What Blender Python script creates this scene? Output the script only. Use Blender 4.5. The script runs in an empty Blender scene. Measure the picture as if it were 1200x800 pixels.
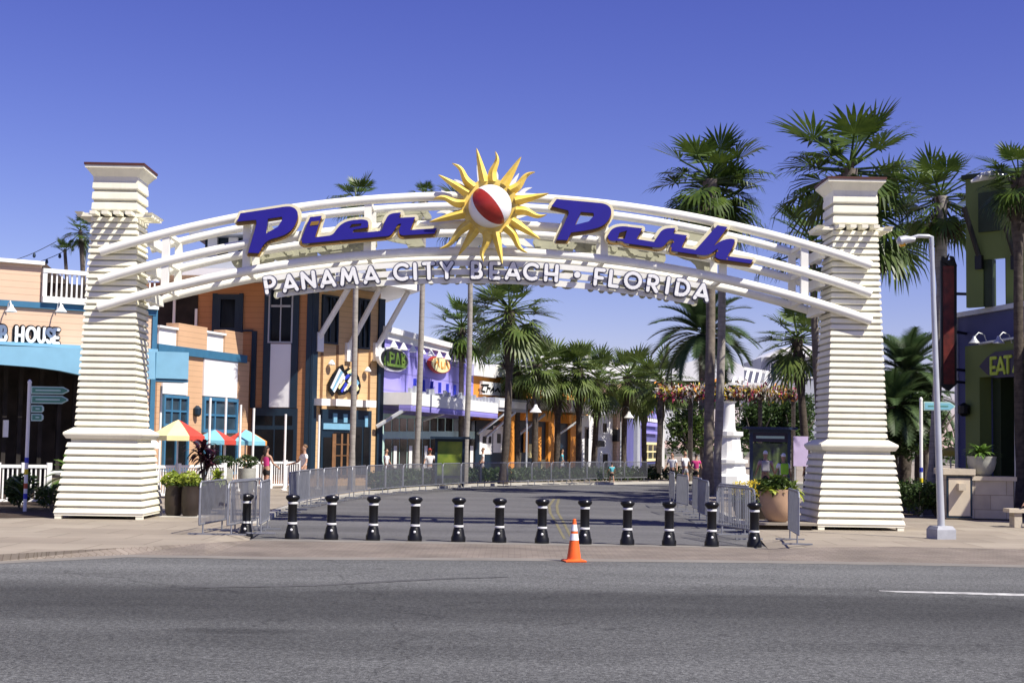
import bpy, bmesh, math, random
from mathutils import Vector, Matrix
from mathutils.geometry import tessellate_polygon
random.seed(11)
PI = math.pi
SC = bpy.context.scene
COL = SC.collection
CAM = Vector((0, 0, 2.1))

# ------------------------------------------------------------------ camera
FPX = 1700.0
pitch = math.atan(120 / FPX); roll = math.radians(0.9)
Fw = Vector((0, math.cos(pitch), math.sin(pitch)))
U0 = Vector((0, -math.sin(pitch), math.cos(pitch))); R0 = Vector((1, 0, 0))
Rt = R0 * math.cos(roll) + U0 * math.sin(roll)
Up = -R0 * math.sin(roll) + U0 * math.cos(roll)
def ray(x, y): return Fw + Rt * ((x - 600) / FPX) + Up * ((400 - y) / FPX)
def G(x, y, z=0.0):
    d = ray(x, y); return CAM + d * ((z - CAM.z) / d.z)
def AT(x, y, Y):
    d = ray(x, y); return CAM + d * (Y / d.y)
cd = bpy.data.cameras.new("camera"); cam = bpy.data.objects.new("camera", cd); COL.objects.link(cam)
M = Matrix((Rt, Up, -Fw)).transposed().to_4x4(); M.translation = CAM
cam.matrix_world = M
cd.sensor_width = 36; cd.lens = 36 * FPX / 1200; cd.clip_end = 3000; cd.clip_start = 0.1
SC.camera = cam

# ------------------------------------------------------------------ materials
def mat(name, col, rough=0.6, var=0.12, vscale=3.0, bump=0.0, bscale=30.0, metal=0.0, spec=0.4, col2=None, lap=0.0, brick=None, dirt=0.0, coat=0.0):
    m = bpy.data.materials.new(name); m.use_nodes = True
    nt = m.node_tree; N = nt.nodes; L = nt.links
    b = N["Principled BSDF"]
    b.inputs["Roughness"].default_value = rough; b.inputs["Metallic"].default_value = metal
    b.inputs["Specular IOR Level"].default_value = spec
    if coat: b.inputs["Coat Weight"].default_value = coat
    geo = N.new("ShaderNodeNewGeometry")
    no = N.new("ShaderNodeTexNoise"); no.inputs["Scale"].default_value = vscale; no.inputs["Detail"].default_value = 6
    L.new(geo.outputs["Position"], no.inputs["Vector"])
    mr = N.new("ShaderNodeMapRange"); mr.inputs[1].default_value = 0.3; mr.inputs[2].default_value = 0.7
    L.new(no.outputs["Fac"], mr.inputs[0])
    mx = N.new("ShaderNodeMix"); mx.data_type = 'RGBA'
    c = Vector(col)
    a = [max(0, x * (1 - var)) for x in c] + [1]
    bb = ([min(1, x * (1 + var)) for x in c] if col2 is None else list(col2)) + [1]
    mx.inputs[6].default_value = a; mx.inputs[7].default_value = bb
    L.new(mr.outputs[0], mx.inputs[0])
    out = mx.outputs[2]
    hgt = None
    sep = None
    if lap:
        sep = N.new("ShaderNodeSeparateXYZ"); L.new(geo.outputs["Position"], sep.inputs[0])
        dv = N.new("ShaderNodeMath"); dv.operation = 'DIVIDE'; dv.inputs[1].default_value = lap; L.new(sep.outputs[2], dv.inputs[0])
        fr = N.new("ShaderNodeMath"); fr.operation = 'FRACT'; L.new(dv.outputs[0], fr.inputs[0])
        rp = N.new("ShaderNodeMapRange"); rp.inputs[1].default_value = 0.0; rp.inputs[2].default_value = 0.14; rp.inputs[3].default_value = 0.62; rp.inputs[4].default_value = 1.0
        L.new(fr.outputs[0], rp.inputs[0])
        mm = N.new("ShaderNodeMix"); mm.data_type = 'RGBA'; mm.blend_type = 'MULTIPLY'; mm.inputs[0].default_value = 1
        cmb = N.new("ShaderNodeCombineXYZ")
        for i in range(3): L.new(rp.outputs[0], cmb.inputs[i])
        L.new(out, mm.inputs[6]); L.new(cmb.outputs[0], mm.inputs[7]); out = mm.outputs[2]
    if brick:
        mp = N.new("ShaderNodeMapping"); L.new(geo.outputs["Position"], mp.inputs["Vector"])
        bt = N.new("ShaderNodeTexBrick"); bt.inputs["Scale"].default_value = brick[0]
        bt.inputs["Mortar Size"].default_value = brick[1]; bt.inputs["Brick Width"].default_value = brick[2]; bt.inputs["Row Height"].default_value = brick[3]
        bt.inputs["Color1"].default_value = (1, 1, 1, 1); bt.inputs["Color2"].default_value = (0.82, 0.8, 0.8, 1); bt.inputs["Mortar"].default_value = (0.6, 0.58, 0.55, 1)
        if len(brick) > 4: mp.inputs["Rotation"].default_value = (PI / 2, 0, 0)
        L.new(mp.outputs[0], bt.inputs["Vector"])
        mm = N.new("ShaderNodeMix"); mm.data_type = 'RGBA'; mm.blend_type = 'MULTIPLY'; mm.inputs[0].default_value = 1
        L.new(out, mm.inputs[6]); L.new(bt.outputs["Color"], mm.inputs[7]); out = mm.outputs[2]
    if dirt:
        n2 = N.new("ShaderNodeTexNoise"); n2.inputs["Scale"].default_value = 0.9; n2.inputs["Detail"].default_value = 9; n2.inputs["Roughness"].default_value = 0.7
        mpp = N.new("ShaderNodeMapping"); mpp.inputs["Scale"].default_value = (2.2, 2.2, 0.5); L.new(geo.outputs["Position"], mpp.inputs[0]); L.new(mpp.outputs[0], n2.inputs["Vector"])
        r2 = N.new("ShaderNodeMapRange"); r2.inputs[1].default_value = 0.5; r2.inputs[2].default_value = 0.72; r2.inputs[3].default_value = 0.0; r2.inputs[4].default_value = dirt
        L.new(n2.outputs["Fac"], r2.inputs[0])
        mm = N.new("ShaderNodeMix"); mm.data_type = 'RGBA'; mm.inputs[7].default_value = (0.2, 0.17, 0.12, 1)
        L.new(r2.outputs[0], mm.inputs[0]); L.new(out, mm.inputs[6]); out = mm.outputs[2]
    L.new(out, b.inputs["Base Color"])
    if bump:
        n3 = N.new("ShaderNodeTexNoise"); n3.inputs["Scale"].default_value = bscale; n3.inputs["Detail"].default_value = 4
        L.new(geo.outputs["Position"], n3.inputs["Vector"])
        bp = N.new("ShaderNodeBump"); bp.inputs["Strength"].default_value = bump; bp.inputs["Distance"].default_value = 0.02
        L.new(n3.outputs["Fac"], bp.inputs["Height"]); L.new(bp.outputs[0], b.inputs["Normal"])
    return m

def asphalt(name, c, speck=0.5, bands=None, fine=75):
    m = bpy.data.materials.new(name); m.use_nodes = True
    nt = m.node_tree; N = nt.nodes; L = nt.links; b = N["Principled BSDF"]
    b.inputs["Roughness"].default_value = 0.85; b.inputs["Specular IOR Level"].default_value = 0.25
    geo = N.new("ShaderNodeNewGeometry")
    n1 = N.new("ShaderNodeTexNoise"); n1.inputs["Scale"].default_value = fine; n1.inputs["Detail"].default_value = 3; L.new(geo.outputs["Position"], n1.inputs["Vector"])
    v1 = N.new("ShaderNodeTexVoronoi"); v1.inputs["Scale"].default_value = fine * 0.5; L.new(geo.outputs["Position"], v1.inputs["Vector"])
    n2 = N.new("ShaderNodeTexNoise"); n2.inputs["Scale"].default_value = 0.35; n2.inputs["Detail"].default_value = 7; n2.inputs["Roughness"].default_value = 0.65
    mp = N.new("ShaderNodeMapping"); mp.inputs["Scale"].default_value = (0.35, 1.6, 1); L.new(geo.outputs["Position"], mp.inputs[0]); L.new(mp.outputs[0], n2.inputs["Vector"])
    def math_(op, a, bv):
        q = N.new("ShaderNodeMath"); q.operation = op
        for i, z in enumerate((a, bv)):
            if isinstance(z, (int, float)): q.inputs[i].default_value = z
            else: L.new(z, q.inputs[i])
        return q.outputs[0]
    def rng(x, a, bq, c_, d):
        q = N.new("ShaderNodeMapRange"); q.inputs[1].default_value = a; q.inputs[2].default_value = bq; q.inputs[3].default_value = c_; q.inputs[4].default_value = d
        L.new(x, q.inputs[0]); return q.outputs[0]
    f = rng(n1.outputs["Fac"], 0.32, 0.68, 1 - speck, 1 + speck)
    sepc = N.new("ShaderNodeSeparateColor"); L.new(v1.outputs["Color"], sepc.inputs[0])
    f = math_('MULTIPLY', f, rng(sepc.outputs[0], 0, 1, 1 - speck * 0.6, 1 + speck * 0.8))
    n4 = N.new("ShaderNodeTexNoise"); n4.inputs["Scale"].default_value = 17; n4.inputs["Detail"].default_value = 5; n4.inputs["Roughness"].default_value = 0.75; L.new(geo.outputs["Position"], n4.inputs["Vector"])
    f = math_('MULTIPLY', f, rng(n4.outputs["Fac"], 0.33, 0.67, 1 - speck * .75, 1 + speck * .75))
    f = math_('MULTIPLY', f, rng(n2.outputs["Fac"], 0.3, 0.7, 0.72, 1.26))
    wv = N.new("ShaderNodeTexNoise"); wv.inputs["Scale"].default_value = 1.1; wv.inputs["Detail"].default_value = 5; L.new(geo.outputs["Position"], wv.inputs["Vector"])
    ad = N.new("ShaderNodeVectorMath"); ad.operation = 'MULTIPLY_ADD'; ad.inputs[1].default_value = (1.6, 1.6, 0); L.new(wv.outputs["Color"], ad.inputs[0]); L.new(geo.outputs["Position"], ad.inputs[2])
    ve = N.new("ShaderNodeTexVoronoi"); ve.feature = 'DISTANCE_TO_EDGE'; ve.inputs["Scale"].default_value = 0.16; L.new(ad.outputs[0], ve.inputs["Vector"])
    f = math_('MULTIPLY', f, rng(ve.outputs["Distance"], 0.0005, 0.004, 0.62, 1.0))
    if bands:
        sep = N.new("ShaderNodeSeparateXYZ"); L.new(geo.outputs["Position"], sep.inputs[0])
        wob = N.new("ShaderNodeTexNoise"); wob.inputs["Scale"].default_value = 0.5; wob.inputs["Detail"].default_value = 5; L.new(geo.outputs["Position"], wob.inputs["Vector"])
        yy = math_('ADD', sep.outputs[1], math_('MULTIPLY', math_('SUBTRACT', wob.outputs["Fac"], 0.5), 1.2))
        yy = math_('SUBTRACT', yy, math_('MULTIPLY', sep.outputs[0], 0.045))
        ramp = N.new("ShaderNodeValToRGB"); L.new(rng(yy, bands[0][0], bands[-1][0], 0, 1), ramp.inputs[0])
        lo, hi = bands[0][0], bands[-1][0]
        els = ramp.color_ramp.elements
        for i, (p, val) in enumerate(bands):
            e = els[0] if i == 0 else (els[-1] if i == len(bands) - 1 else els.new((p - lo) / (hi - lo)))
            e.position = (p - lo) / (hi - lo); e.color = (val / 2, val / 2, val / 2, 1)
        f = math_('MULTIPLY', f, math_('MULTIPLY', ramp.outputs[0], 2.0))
        # oil stain
        st = G(280, 739); 
        dx = math_('DIVIDE', math_('SUBTRACT', sep.outputs[0], st.x), 0.80); dy = math_('DIVIDE', math_('SUBTRACT', sep.outputs[1], st.y), 0.30)
        rr = math_('ADD', math_('MULTIPLY', dx, dx), math_('MULTIPLY', dy, dy))
        rr = math_('ADD', rr, math_('MULTIPLY', math_('SUBTRACT', wob.outputs["Fac"], 0.5), 1.0))
        f = math_('MULTIPLY', f, rng(rr, 0.3, 1.2, 0.62, 1.0))
    vm = N.new("ShaderNodeVectorMath"); vm.operation = 'SCALE'; vm.inputs[0].default_value = c; L.new(f, vm.inputs["Scale"])
    L.new(vm.outputs[0], b.inputs["Base Color"])
    bp = N.new("ShaderNodeBump"); bp.inputs["Strength"].default_value = 0.5; bp.inputs["Distance"].default_value = 0.01
    L.new(n1.outputs["Fac"], bp.inputs["Height"]); L.new(bp.outputs[0], b.inputs["Normal"])
    return m

def leafmat(name, c1, c2, rough=0.5, trans=0.25):
    m = mat(name, c1, rough=rough, var=0, vscale=2.2, col2=c2, spec=0.35)
    nt = m.node_tree; N = nt.nodes; L = nt.links
    b = N["Principled BSDF"]; out = N["Material Output"]
    tr = N.new("ShaderNodeBsdfTranslucent"); src = b.inputs["Base Color"].links[0].from_socket
    L.new(src, tr.inputs[0])
    ms = N.new("ShaderNodeMixShader"); ms.inputs[0].default_value = trans
    L.new(b.outputs[0], ms.inputs[1]); L.new(tr.outputs[0], ms.inputs[2]); L.new(ms.outputs[0], out.inputs[0])
    return m

K = {}
K['cream'] = mat('cream_paint', (0.86, 0.83, 0.67), 0.55, 0.05, 1.5, bump=0.1, bscale=20, dirt=0.15)
K['white'] = mat('white_paint', (0.82, 0.82, 0.80), 0.45, 0.04, 2, dirt=0.05)
K['tubew'] = mat('white_steel', (0.85, 0.84, 0.76), 0.4, 0.04, 2, dirt=0.10)
K['slot'] = mat('board_gap_shade', (0.44, 0.42, 0.33), 0.8, 0.1)  # darker core colour paints the shade lines between the pillar boards
K['caproof'] = mat('brown_metal_roof', (0.085, 0.028, 0.022), 0.6)
K['letterback'] = mat('cream_sign_edge', (0.80, 0.74, 0.50), 0.5, 0.06, 3)
K['bronze'] = mat('bronze_letter_side', (0.26, 0.145, 0.024), 0.45, 0.15)
K['blue'] = mat('royal_blue_letter', (0.016, 0.010, 0.24), 0.5, 0.06)
K['navy'] = mat('navy_letter_outline', (0.085, 0.088, 0.14), 0.5)
K['rearsign'] = mat('bare_sign_back', (0.42, 0.42, 0.32), 0.6, 0.1)
K['sunyel'] = mat('yellow_sun_paint', (0.82, 0.56, 0.09), 0.45, 0.12, 5, col2=(0.85, 0.66, 0.18))
K['ballwhite'] = mat('ball_white', (0.82, 0.82, 0.85), 0.35, 0.02)
K['ballred'] = mat('ball_red', (0.34, 0.028, 0.02), 0.35, 0.1, 8)
K['ballnavy'] = mat('ball_navy', (0.02, 0.02, 0.10), 0.35)
K['black'] = mat('black_iron', (0.005, 0.005, 0.006), 0.38, 0.2, spec=0.35)
K['silver'] = mat('reflective_band', (0.75, 0.75, 0.75), 0.35)
K['orange'] = mat('orange_cone', (0.85, 0.13, 0.02), 0.5, 0.1, 6)
K['steel'] = mat('galvanised_steel', (0.27, 0.28, 0.31), 0.45, 0.12, 5, metal=0.55)
K['polegrey'] = mat('aluminium_pole', (0.52, 0.54, 0.56), 0.4, 0.08, 3, metal=0.4)
K['conc'] = mat('pale_concrete', (0.20, 0.185, 0.165), 0.85, 0.14, 0.9, bump=0.25, bscale=60, dirt=0.25)
K['sidewalk'] = mat('sidewalk_concrete', (0.31, 0.27, 0.215), 0.85, 0.12, 0.6, bump=0.25, bscale=50, dirt=0.2, brick=(0.66, 0.012, 1.0, 1.0))
K['pavers'] = mat('brick_pavers', (0.205, 0.175, 0.148), 0.85, 0.28, 0.8, bump=0.3, bscale=40, brick=(4.0, 0.03, 0.9, 0.45), dirt=0.25)
K['kerb'] = mat('kerb_concrete', (0.45, 0.43, 0.38), 0.8, 0.12, 1.5, dirt=0.2)
K['ground'] = mat('packed_ground', (0.11, 0.10, 0.08), 0.9, 0.2, 0.2)
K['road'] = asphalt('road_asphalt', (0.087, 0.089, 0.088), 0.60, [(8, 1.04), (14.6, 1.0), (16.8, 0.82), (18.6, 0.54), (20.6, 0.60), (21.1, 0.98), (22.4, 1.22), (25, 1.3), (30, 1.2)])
K['street'] = asphalt('street_asphalt', (0.110, 0.109, 0.112), 0.22, fine=40)
K['paintw'] = mat('worn_white_paint', (0.34, 0.34, 0.33), 0.7, 0.3, 5, col2=(0.66, 0.66, 0.64))
K['painty'] = mat('worn_yellow_paint', (0.165, 0.148, 0.08), 0.75, 0.4, 4)
K['peach'] = mat('peach_siding', (0.60, 0.38, 0.225), 0.7, 0.05, 1.0, lap=0.22)
K['peachpale'] = mat('pale_peach_siding', (0.66, 0.46, 0.32), 0.7, 0.05, 1.0, lap=0.22)
K['orangewall'] = mat('orange_siding', (0.43, 0.20, 0.085), 0.7, 0.08, 1.0, lap=0.24)
K['tanwall'] = mat('golden_tan_siding', (0.62, 0.41, 0.21), 0.7, 0.06, 1.0, lap=0.24)
K['teal'] = mat('teal_trim', (0.04, 0.15, 0.26), 0.5, 0.1)
K['skyawn'] = mat('sky_blue_awning', (0.19, 0.40, 0.55), 0.6, 0.06, 2)
K['dkteal'] = mat('dark_blue_trim', (0.007, 0.022, 0.042), 0.5, 0.1)
K['midblue'] = mat('blue_frame', (0.05, 0.17, 0.30), 0.5, 0.1)
K['glass'] = mat('dark_glass', (0.008, 0.009, 0.011), 0.08, 0.3, 0.6, spec=0.15)
K['glassb'] = mat('blue_glass', (0.035, 0.06, 0.085), 0.1, 0.7, 0.8, spec=0.3)
K['inside'] = mat('interior_shade', (0.022, 0.018, 0.016), 0.9, 0.6, 1.5)  # near-black colour carries the shade of interiors and recesses
K['whitepanel'] = mat('white_panel', (0.74, 0.74, 0.76), 0.6, 0.03, 1)
K['roofgrey'] = mat('grey_metal_roof', (0.36, 0.38, 0.42), 0.45, 0.1, 0.5)
K['purple'] = mat('lavender_wall', (0.30, 0.27, 0.70), 0.65, 0.07, 0.6, lap=0.9)
K['violetblue'] = mat('blue_violet_wall', (0.10, 0.10, 0.28), 0.65, 0.1, 0.8)
K['shoporange'] = mat('shop_orange', (0.66, 0.26, 0.04), 0.65, 0.1, 0.8)
K['navywall'] = mat('navy_stucco', (0.070, 0.080, 0.185), 0.75, 0.12, 0.7, bump=0.15)
K['greenwall'] = mat('olive_green_wall', (0.135, 0.18, 0.048), 0.7, 0.1, 0.7)
K['dkgreen'] = mat('dark_green_frame', (0.02, 0.035, 0.012), 0.6)
K['limetext'] = mat('lime_letters', (0.42, 0.55, 0.04), 0.5)
K['signpurple'] = mat('dark_plum_sign', (0.035, 0.03, 0.055), 0.5)
K['maroon'] = mat('maroon_sign', (0.10, 0.012, 0.008), 0.5, 0.5, 4)
K['greensign'] = mat('green_arrow_sign', (0.09, 0.27, 0.20), 0.5, 0.08)
K['mintsign'] = mat('mint_sign_edge', (0.48, 0.68, 0.62), 0.5, 0.05)
K['red'] = mat('red_canvas', (0.52, 0.06, 0.04), 0.8, 0.1)
K['yelcan'] = mat('cream_yellow_canvas', (0.80, 0.70, 0.36), 0.8, 0.06)
K['tealcan'] = mat('teal_canvas', (0.20, 0.48, 0.58), 0.8, 0.06)
K['orcan'] = mat('orange_canvas', (0.78, 0.32, 0.06), 0.8, 0.06)
K['whitecan'] = mat('white_canvas', (0.78, 0.78, 0.74), 0.8, 0.04)
K['stone'] = mat('sandstone_block', (0.52, 0.46, 0.36), 0.85, 0.08, 3, bump=0.3, bscale=25, brick=(1.0, 0.012, 0.9, 0.42, 1))
K['stonecap'] = mat('sandstone_cap', (0.55, 0.48, 0.37), 0.85, 0.08, 3, bump=0.3)
K['cabinet'] = mat('beige_cabinet', (0.60, 0.52, 0.40), 0.7, 0.05, 3)
K['terra'] = mat('buff_terracotta', (0.42, 0.27, 0.17), 0.8, 0.12, 3, bump=0.15)
K['greypot'] = mat('grey_stone_pot', (0.33, 0.33, 0.29), 0.85, 0.15, 4, bump=0.3)
K['darkpot'] = mat('dark_brown_pot', (0.026, 0.017, 0.012), 0.6, 0.25, 4)
K['whitepot'] = mat('white_pot', (0.55, 0.55, 0.50), 0.7, 0.06, 4)
K['soil'] = mat('soil', (0.05, 0.035, 0.022), 0.95, 0.3, 5)
K['mulch'] = mat('mulch', (0.045, 0.03, 0.02), 0.95, 0.4, 6, bump=0.6, bscale=25)
K['bark'] = mat('palm_bark', (0.165, 0.14, 0.115), 0.9, 0.35, 4, bump=0.6, bscale=14, lap=0.16)
K['barkpale'] = mat('pale_palm_bark', (0.30, 0.275, 0.245), 0.9, 0.2, 4, bump=0.4, bscale=14, lap=0.2)
K['barkdark'] = mat('dark_palm_bark', (0.075, 0.06, 0.048), 0.95, 0.4, 6, bump=0.9, bscale=12, lap=0.18)
K['palm'] = leafmat('palm_leaf', (0.026, 0.055, 0.012), (0.10, 0.15, 0.025), 0.38)
K['sabal'] = leafmat('sabal_leaf', (0.05, 0.09, 0.02), (0.15, 0.195, 0.05), 0.45)
K['datepalm'] = leafmat('date_palm_leaf', (0.035, 0.07, 0.025), (0.085, 0.13, 0.05), 0.45)
K['deadleaf'] = leafmat('dry_leaf', (0.05, 0.045, 0.028), (0.10, 0.085, 0.05), 0.8, 0.1)
K['hedge'] = leafmat('hedge_leaf', (0.022, 0.05, 0.012), (0.065, 0.11, 0.025), 0.5)
K['bush'] = leafmat('bush_leaf', (0.03, 0.065, 0.014), (0.11, 0.16, 0.03), 0.5)
K['lime'] = leafmat('lime_leaf', (0.16, 0.24, 0.03), (0.42, 0.46, 0.06), 0.5)
K['cordy'] = leafmat('burgundy_leaf', (0.03, 0.012, 0.016), (0.10, 0.03, 0.035), 0.4)
K['fern'] = leafmat('fern_leaf', (0.07, 0.16, 0.03), (0.20, 0.32, 0.06), 0.5)
K['yflower'] = leafmat('yellow_flower', (0.62, 0.48, 0.03), (0.75, 0.62, 0.10), 0.6)
K['pinkfl'] = leafmat('magenta_flower', (0.30, 0.03, 0.10), (0.55, 0.08, 0.16), 0.6)
K['whitefl'] = leafmat('white_flower', (0.7, 0.66, 0.58), (0.8, 0.76, 0.68), 0.6)
K['skin'] = mat('skin', (0.42, 0.24, 0.16), 0.6, 0.08, 6)
K['hairdark'] = mat('dark_hair', (0.02, 0.014, 0.01), 0.6)
K['hairblond'] = mat('brown_hair', (0.16, 0.085, 0.04), 0.6)
K['pink'] = mat('pink_cloth', (0.62, 0.05, 0.22), 0.8, 0.1, 6)
K['blackcloth'] = mat('black_cloth', (0.015, 0.013, 0.015), 0.85)
K['whitecloth'] = mat('white_cloth', (0.75, 0.75, 0.77), 0.85, 0.06, 6)
K['greycloth'] = mat('grey_cloth', (0.35, 0.34, 0.36), 0.85, 0.06, 6)
K['rosecloth'] = mat('dusty_rose_cloth', (0.46, 0.30, 0.30), 0.85, 0.08, 6)
K['tealcloth'] = mat('teal_cloth', (0.10, 0.42, 0.50), 0.85)
K['limecloth'] = mat('lime_cloth', (0.30, 0.62, 0.04), 0.7)
K['redcloth'] = mat('red_cloth', (0.45, 0.04, 0.03), 0.85)
K['rubber'] = mat('rubber', (0.014, 0.014, 0.014), 0.8)
K['footing'] = mat('pole_footing', (0.36, 0.37, 0.40), 0.8, 0.12, 4, bump=0.2)
K['amber'] = mat('amber_lens', (0.80, 0.42, 0.03), 0.3)
K['poster'] = mat('green_map_poster', (0.10, 0.17, 0.02), 0.5, 0.0, 1.6, col2=(0.30, 0.36, 0.04))
K['poster2'] = mat('dark_map_poster', (0.02, 0.02, 0.05), 0.4, 0.0, 3, col2=(0.14, 0.20, 0.06))
K['lilac'] = mat('lilac_board', (0.55, 0.46, 0.68), 0.6, 0.08)
K['kioskblue'] = mat('slate_blue_frame', (0.025, 0.04, 0.085), 0.5)
K['yellowtape'] = mat('yellow_band', (0.75, 0.60, 0.03), 0.5)
K['blueband'] = mat('blue_band', (0.03, 0.05, 0.45), 0.5)
K['redband'] = mat('rust_band', (0.42, 0.08, 0.03), 0.5)
K['greyroof'] = mat('pale_far_wall', (0.62, 0.63, 0.66), 0.7, 0.05)
K['wood'] = mat('brown_wood', (0.20, 0.10, 0.045), 0.7, 0.2, 4)

# ------------------------------------------------------------------ builders
class MB:
    def __init__(s): s.v = []; s.f = []; s.m = []
    def add(s, vs, fs, mi=0):
        o = len(s.v); s.v += [Vector(x) for x in vs]
        for f in fs: s.f.append([i + o for i in f]); s.m.append(mi)
        return s
    def hexa(s, p, mi=0):   # 8 pts: bottom 4 loop, top 4 loop
        return s.add(p, [(3, 2, 1, 0), (4, 5, 6, 7), (0, 1, 5, 4), (1, 2, 6, 5), (2, 3, 7, 6), (3, 0, 4, 7)], mi)
    def box(s, c, sz, rz=0, mi=0):
        c = Vector(c); hx, hy, hz = sz[0] / 2, sz[1] / 2, sz[2] / 2
        ca, sa = math.cos(rz), math.sin(rz)
        P = []
        for z in (-hz, hz):
            for x, y in ((-hx, -hy), (hx, -hy), (hx, hy), (-hx, hy)):
                P.append(c + Vector((x * ca - y * sa, x * sa + y * ca, z)))
        return s.hexa(P, mi)
    def fbox(s, fr, u0, u1, v0, v1, d0, d1, mi=0):
        P = [fr.P(u, v0, d) for u, d in ((u0, d1), (u1, d1), (u1, d0), (u0, d0))] + [fr.P(u, v1, d) for u, d in ((u0, d1), (u1, d1), (u1, d0), (u0, d0))]
        return s.hexa(P, mi)
    def fpx(s, fr, x0, y0, x1, y1, d0, d1, mi=0):
        u0, v1 = fr.uv(x0, y0)[0], fr.uv((x0 + x1) / 2, y0)[1]; u1, v0 = fr.uv(x1, y1)[0], fr.uv((x0 + x1) / 2, y1)[1]
        return s.fbox(fr, u0, u1, v0, v1, d0, d1, mi)
    def tube(s, p, q, r, r2=None, n=8, mi=0):
        return s.path([p, q], [r, r if r2 is None else r2], n, mi)
    def path(s, pts, r, n=8, mi=0, sq=False):
        pts = [Vector(p) for p in pts]
        rs = r if isinstance(r, (list, tuple)) else [r] * len(pts)
        o = len(s.v); prev = None
        for i, p in enumerate(pts):
            t = (pts[min(i + 1, len(pts) - 1)] - pts[max(i - 1, 0)]).normalized()
            a = Vector((0, 0, 1)) if abs(t.z) < 0.9 else Vector((1, 0, 0))
            if prev is not None and abs(prev.dot(t)) < 0.95: a = prev
            x = (a - t * a.dot(t)).normalized(); y = t.cross(x); prev = x
            for k in range(n):
                an = 2 * PI * k / n + (PI / 4 if n == 4 else 0)
                s.v.append(p + (x * math.cos(an) + y * math.sin(an)) * rs[i])
        for i in range(len(pts) - 1):
            for k in range(n):
                a = o + i * n + k; b = o + i * n + (k + 1) % n
                s.f.append([a, b, b + n, a + n]); s.m.append(mi)
        s.f.append([o + k for k in range(n)][::-1]); s.m.append(mi)
        e = o + (len(pts) - 1) * n
        s.f.append([e + k for k in range(n)]); s.m.append(mi)
        return s
    def lathe(s, prof, c=(0, 0, 0), n=16, mi=0):
        c = Vector(c); o = len(s.v)
        for r, z in prof:
            for k in range(n):
                a = 2 * PI * k / n; s.v.append(c + Vector((r * math.cos(a), r * math.sin(a), z)))
        for i in range(len(prof) - 1):
            for k in range(n):
                a = o + i * n + k; b = o + i * n + (k + 1) % n
                s.f.append([a, b, b + n, a + n]); s.m.append(mi)
        s.f.append([o + k for k in range(n)][::-1]); s.m.append(mi)
        e = o + (len(prof) - 1) * n; s.f.append([e + k for k in range(n)]); s.m.append(mi)
        return s
    def sq(s, prof, c, n=4, yaw=0, mi=0):   # square lathe: half width, z
        c = Vector(c); o = len(s.v)
        for r, z in prof:
            for sx, sy in ((-1, -1), (1, -1), (1, 1), (-1, 1)):
                x, y = sx * r, sy * r
                s.v.append(c + Vector((x * math.cos(yaw) - y * math.sin(yaw), x * math.sin(yaw) + y * math.cos(yaw), z)))
        for i in range(len(prof) - 1):
            for k in range(4):
                a = o + i * 4 + k; b = o + i * 4 + (k + 1) % 4
                s.f.append([a, b, b + 4, a + 4]); s.m.append(mi)
        s.f.append([o + 3, o + 2, o + 1, o]); s.m.append(mi)
        e = o + (len(prof) - 1) * 4; s.f.append([e, e + 1, e + 2, e + 3]); s.m.append(mi)
        return s
    def prism(s, fr, outer, d0, d1, holes=(), mi=0):   # outline in fr (u,v)
        loops = [list(outer)] + [list(h) for h in holes]
        flat = [p for l in loops for p in l]
        tris = tessellate_polygon([[Vector((p[0], p[1], 0)) for p in l] for l in loops])
        n = len(flat)
        vs = [fr.P(p[0], p[1], d1) for p in flat] + [fr.P(p[0], p[1], d0) for p in flat]
        fs = [tuple(t) for t in tris] + [tuple(i + n for i in t)[::-1] for t in tris]
        o = 0
        for l in loops:
            m_ = len(l)
            for i in range(m_):
                a, b = o + i, o + (i + 1) % m_
                fs.append((a, b, b + n, a + n))
            o += m_
        return s.add(vs, fs, mi)
    def build(s, name, mats, parent=None, smooth=False, loc=None):
        me = bpy.data.meshes.new(name)
        vs = s.v
        me.from_pydata([tuple(v) for v in vs], [], s.f)
        for m_ in (mats if isinstance(mats, (list, tuple)) else [mats]): me.materials.append(m_)
        if isinstance(mats, (list, tuple)) and len(mats) > 1: me.polygons.foreach_set("material_index", s.m)
        bm = bmesh.new(); bm.from_mesh(me); bmesh.ops.recalc_face_normals(bm, faces=bm.faces)
        if smooth:
            for f in bm.faces: f.smooth = True
            for e in bm.edges:
                if len(e.link_faces) == 2 and e.calc_face_angle(0) > 0.7: e.smooth = False
        bm.to_mesh(me); bm.free(); me.update()
        ob = bpy.data.objects.new(name, me); COL.objects.link(ob)
        if parent:
            ob.parent = parent
            r = root_loc(parent); 
            if r is not None:   # mesh given in world coordinates
                ob.matrix_parent_inverse = world_inv(parent)
        if loc is not None: ob.location = loc
        return ob

def world_m(o):
    m = Matrix.LocRotScale(o.location, o.rotation_euler, o.scale)
    return (world_m(o.parent) @ o.matrix_parent_inverse @ m) if o.parent else m
def world_inv(o): return world_m(o).inverted()
LOCAL = set()
def root_loc(o): return None if o.name in LOCAL else 1

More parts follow.
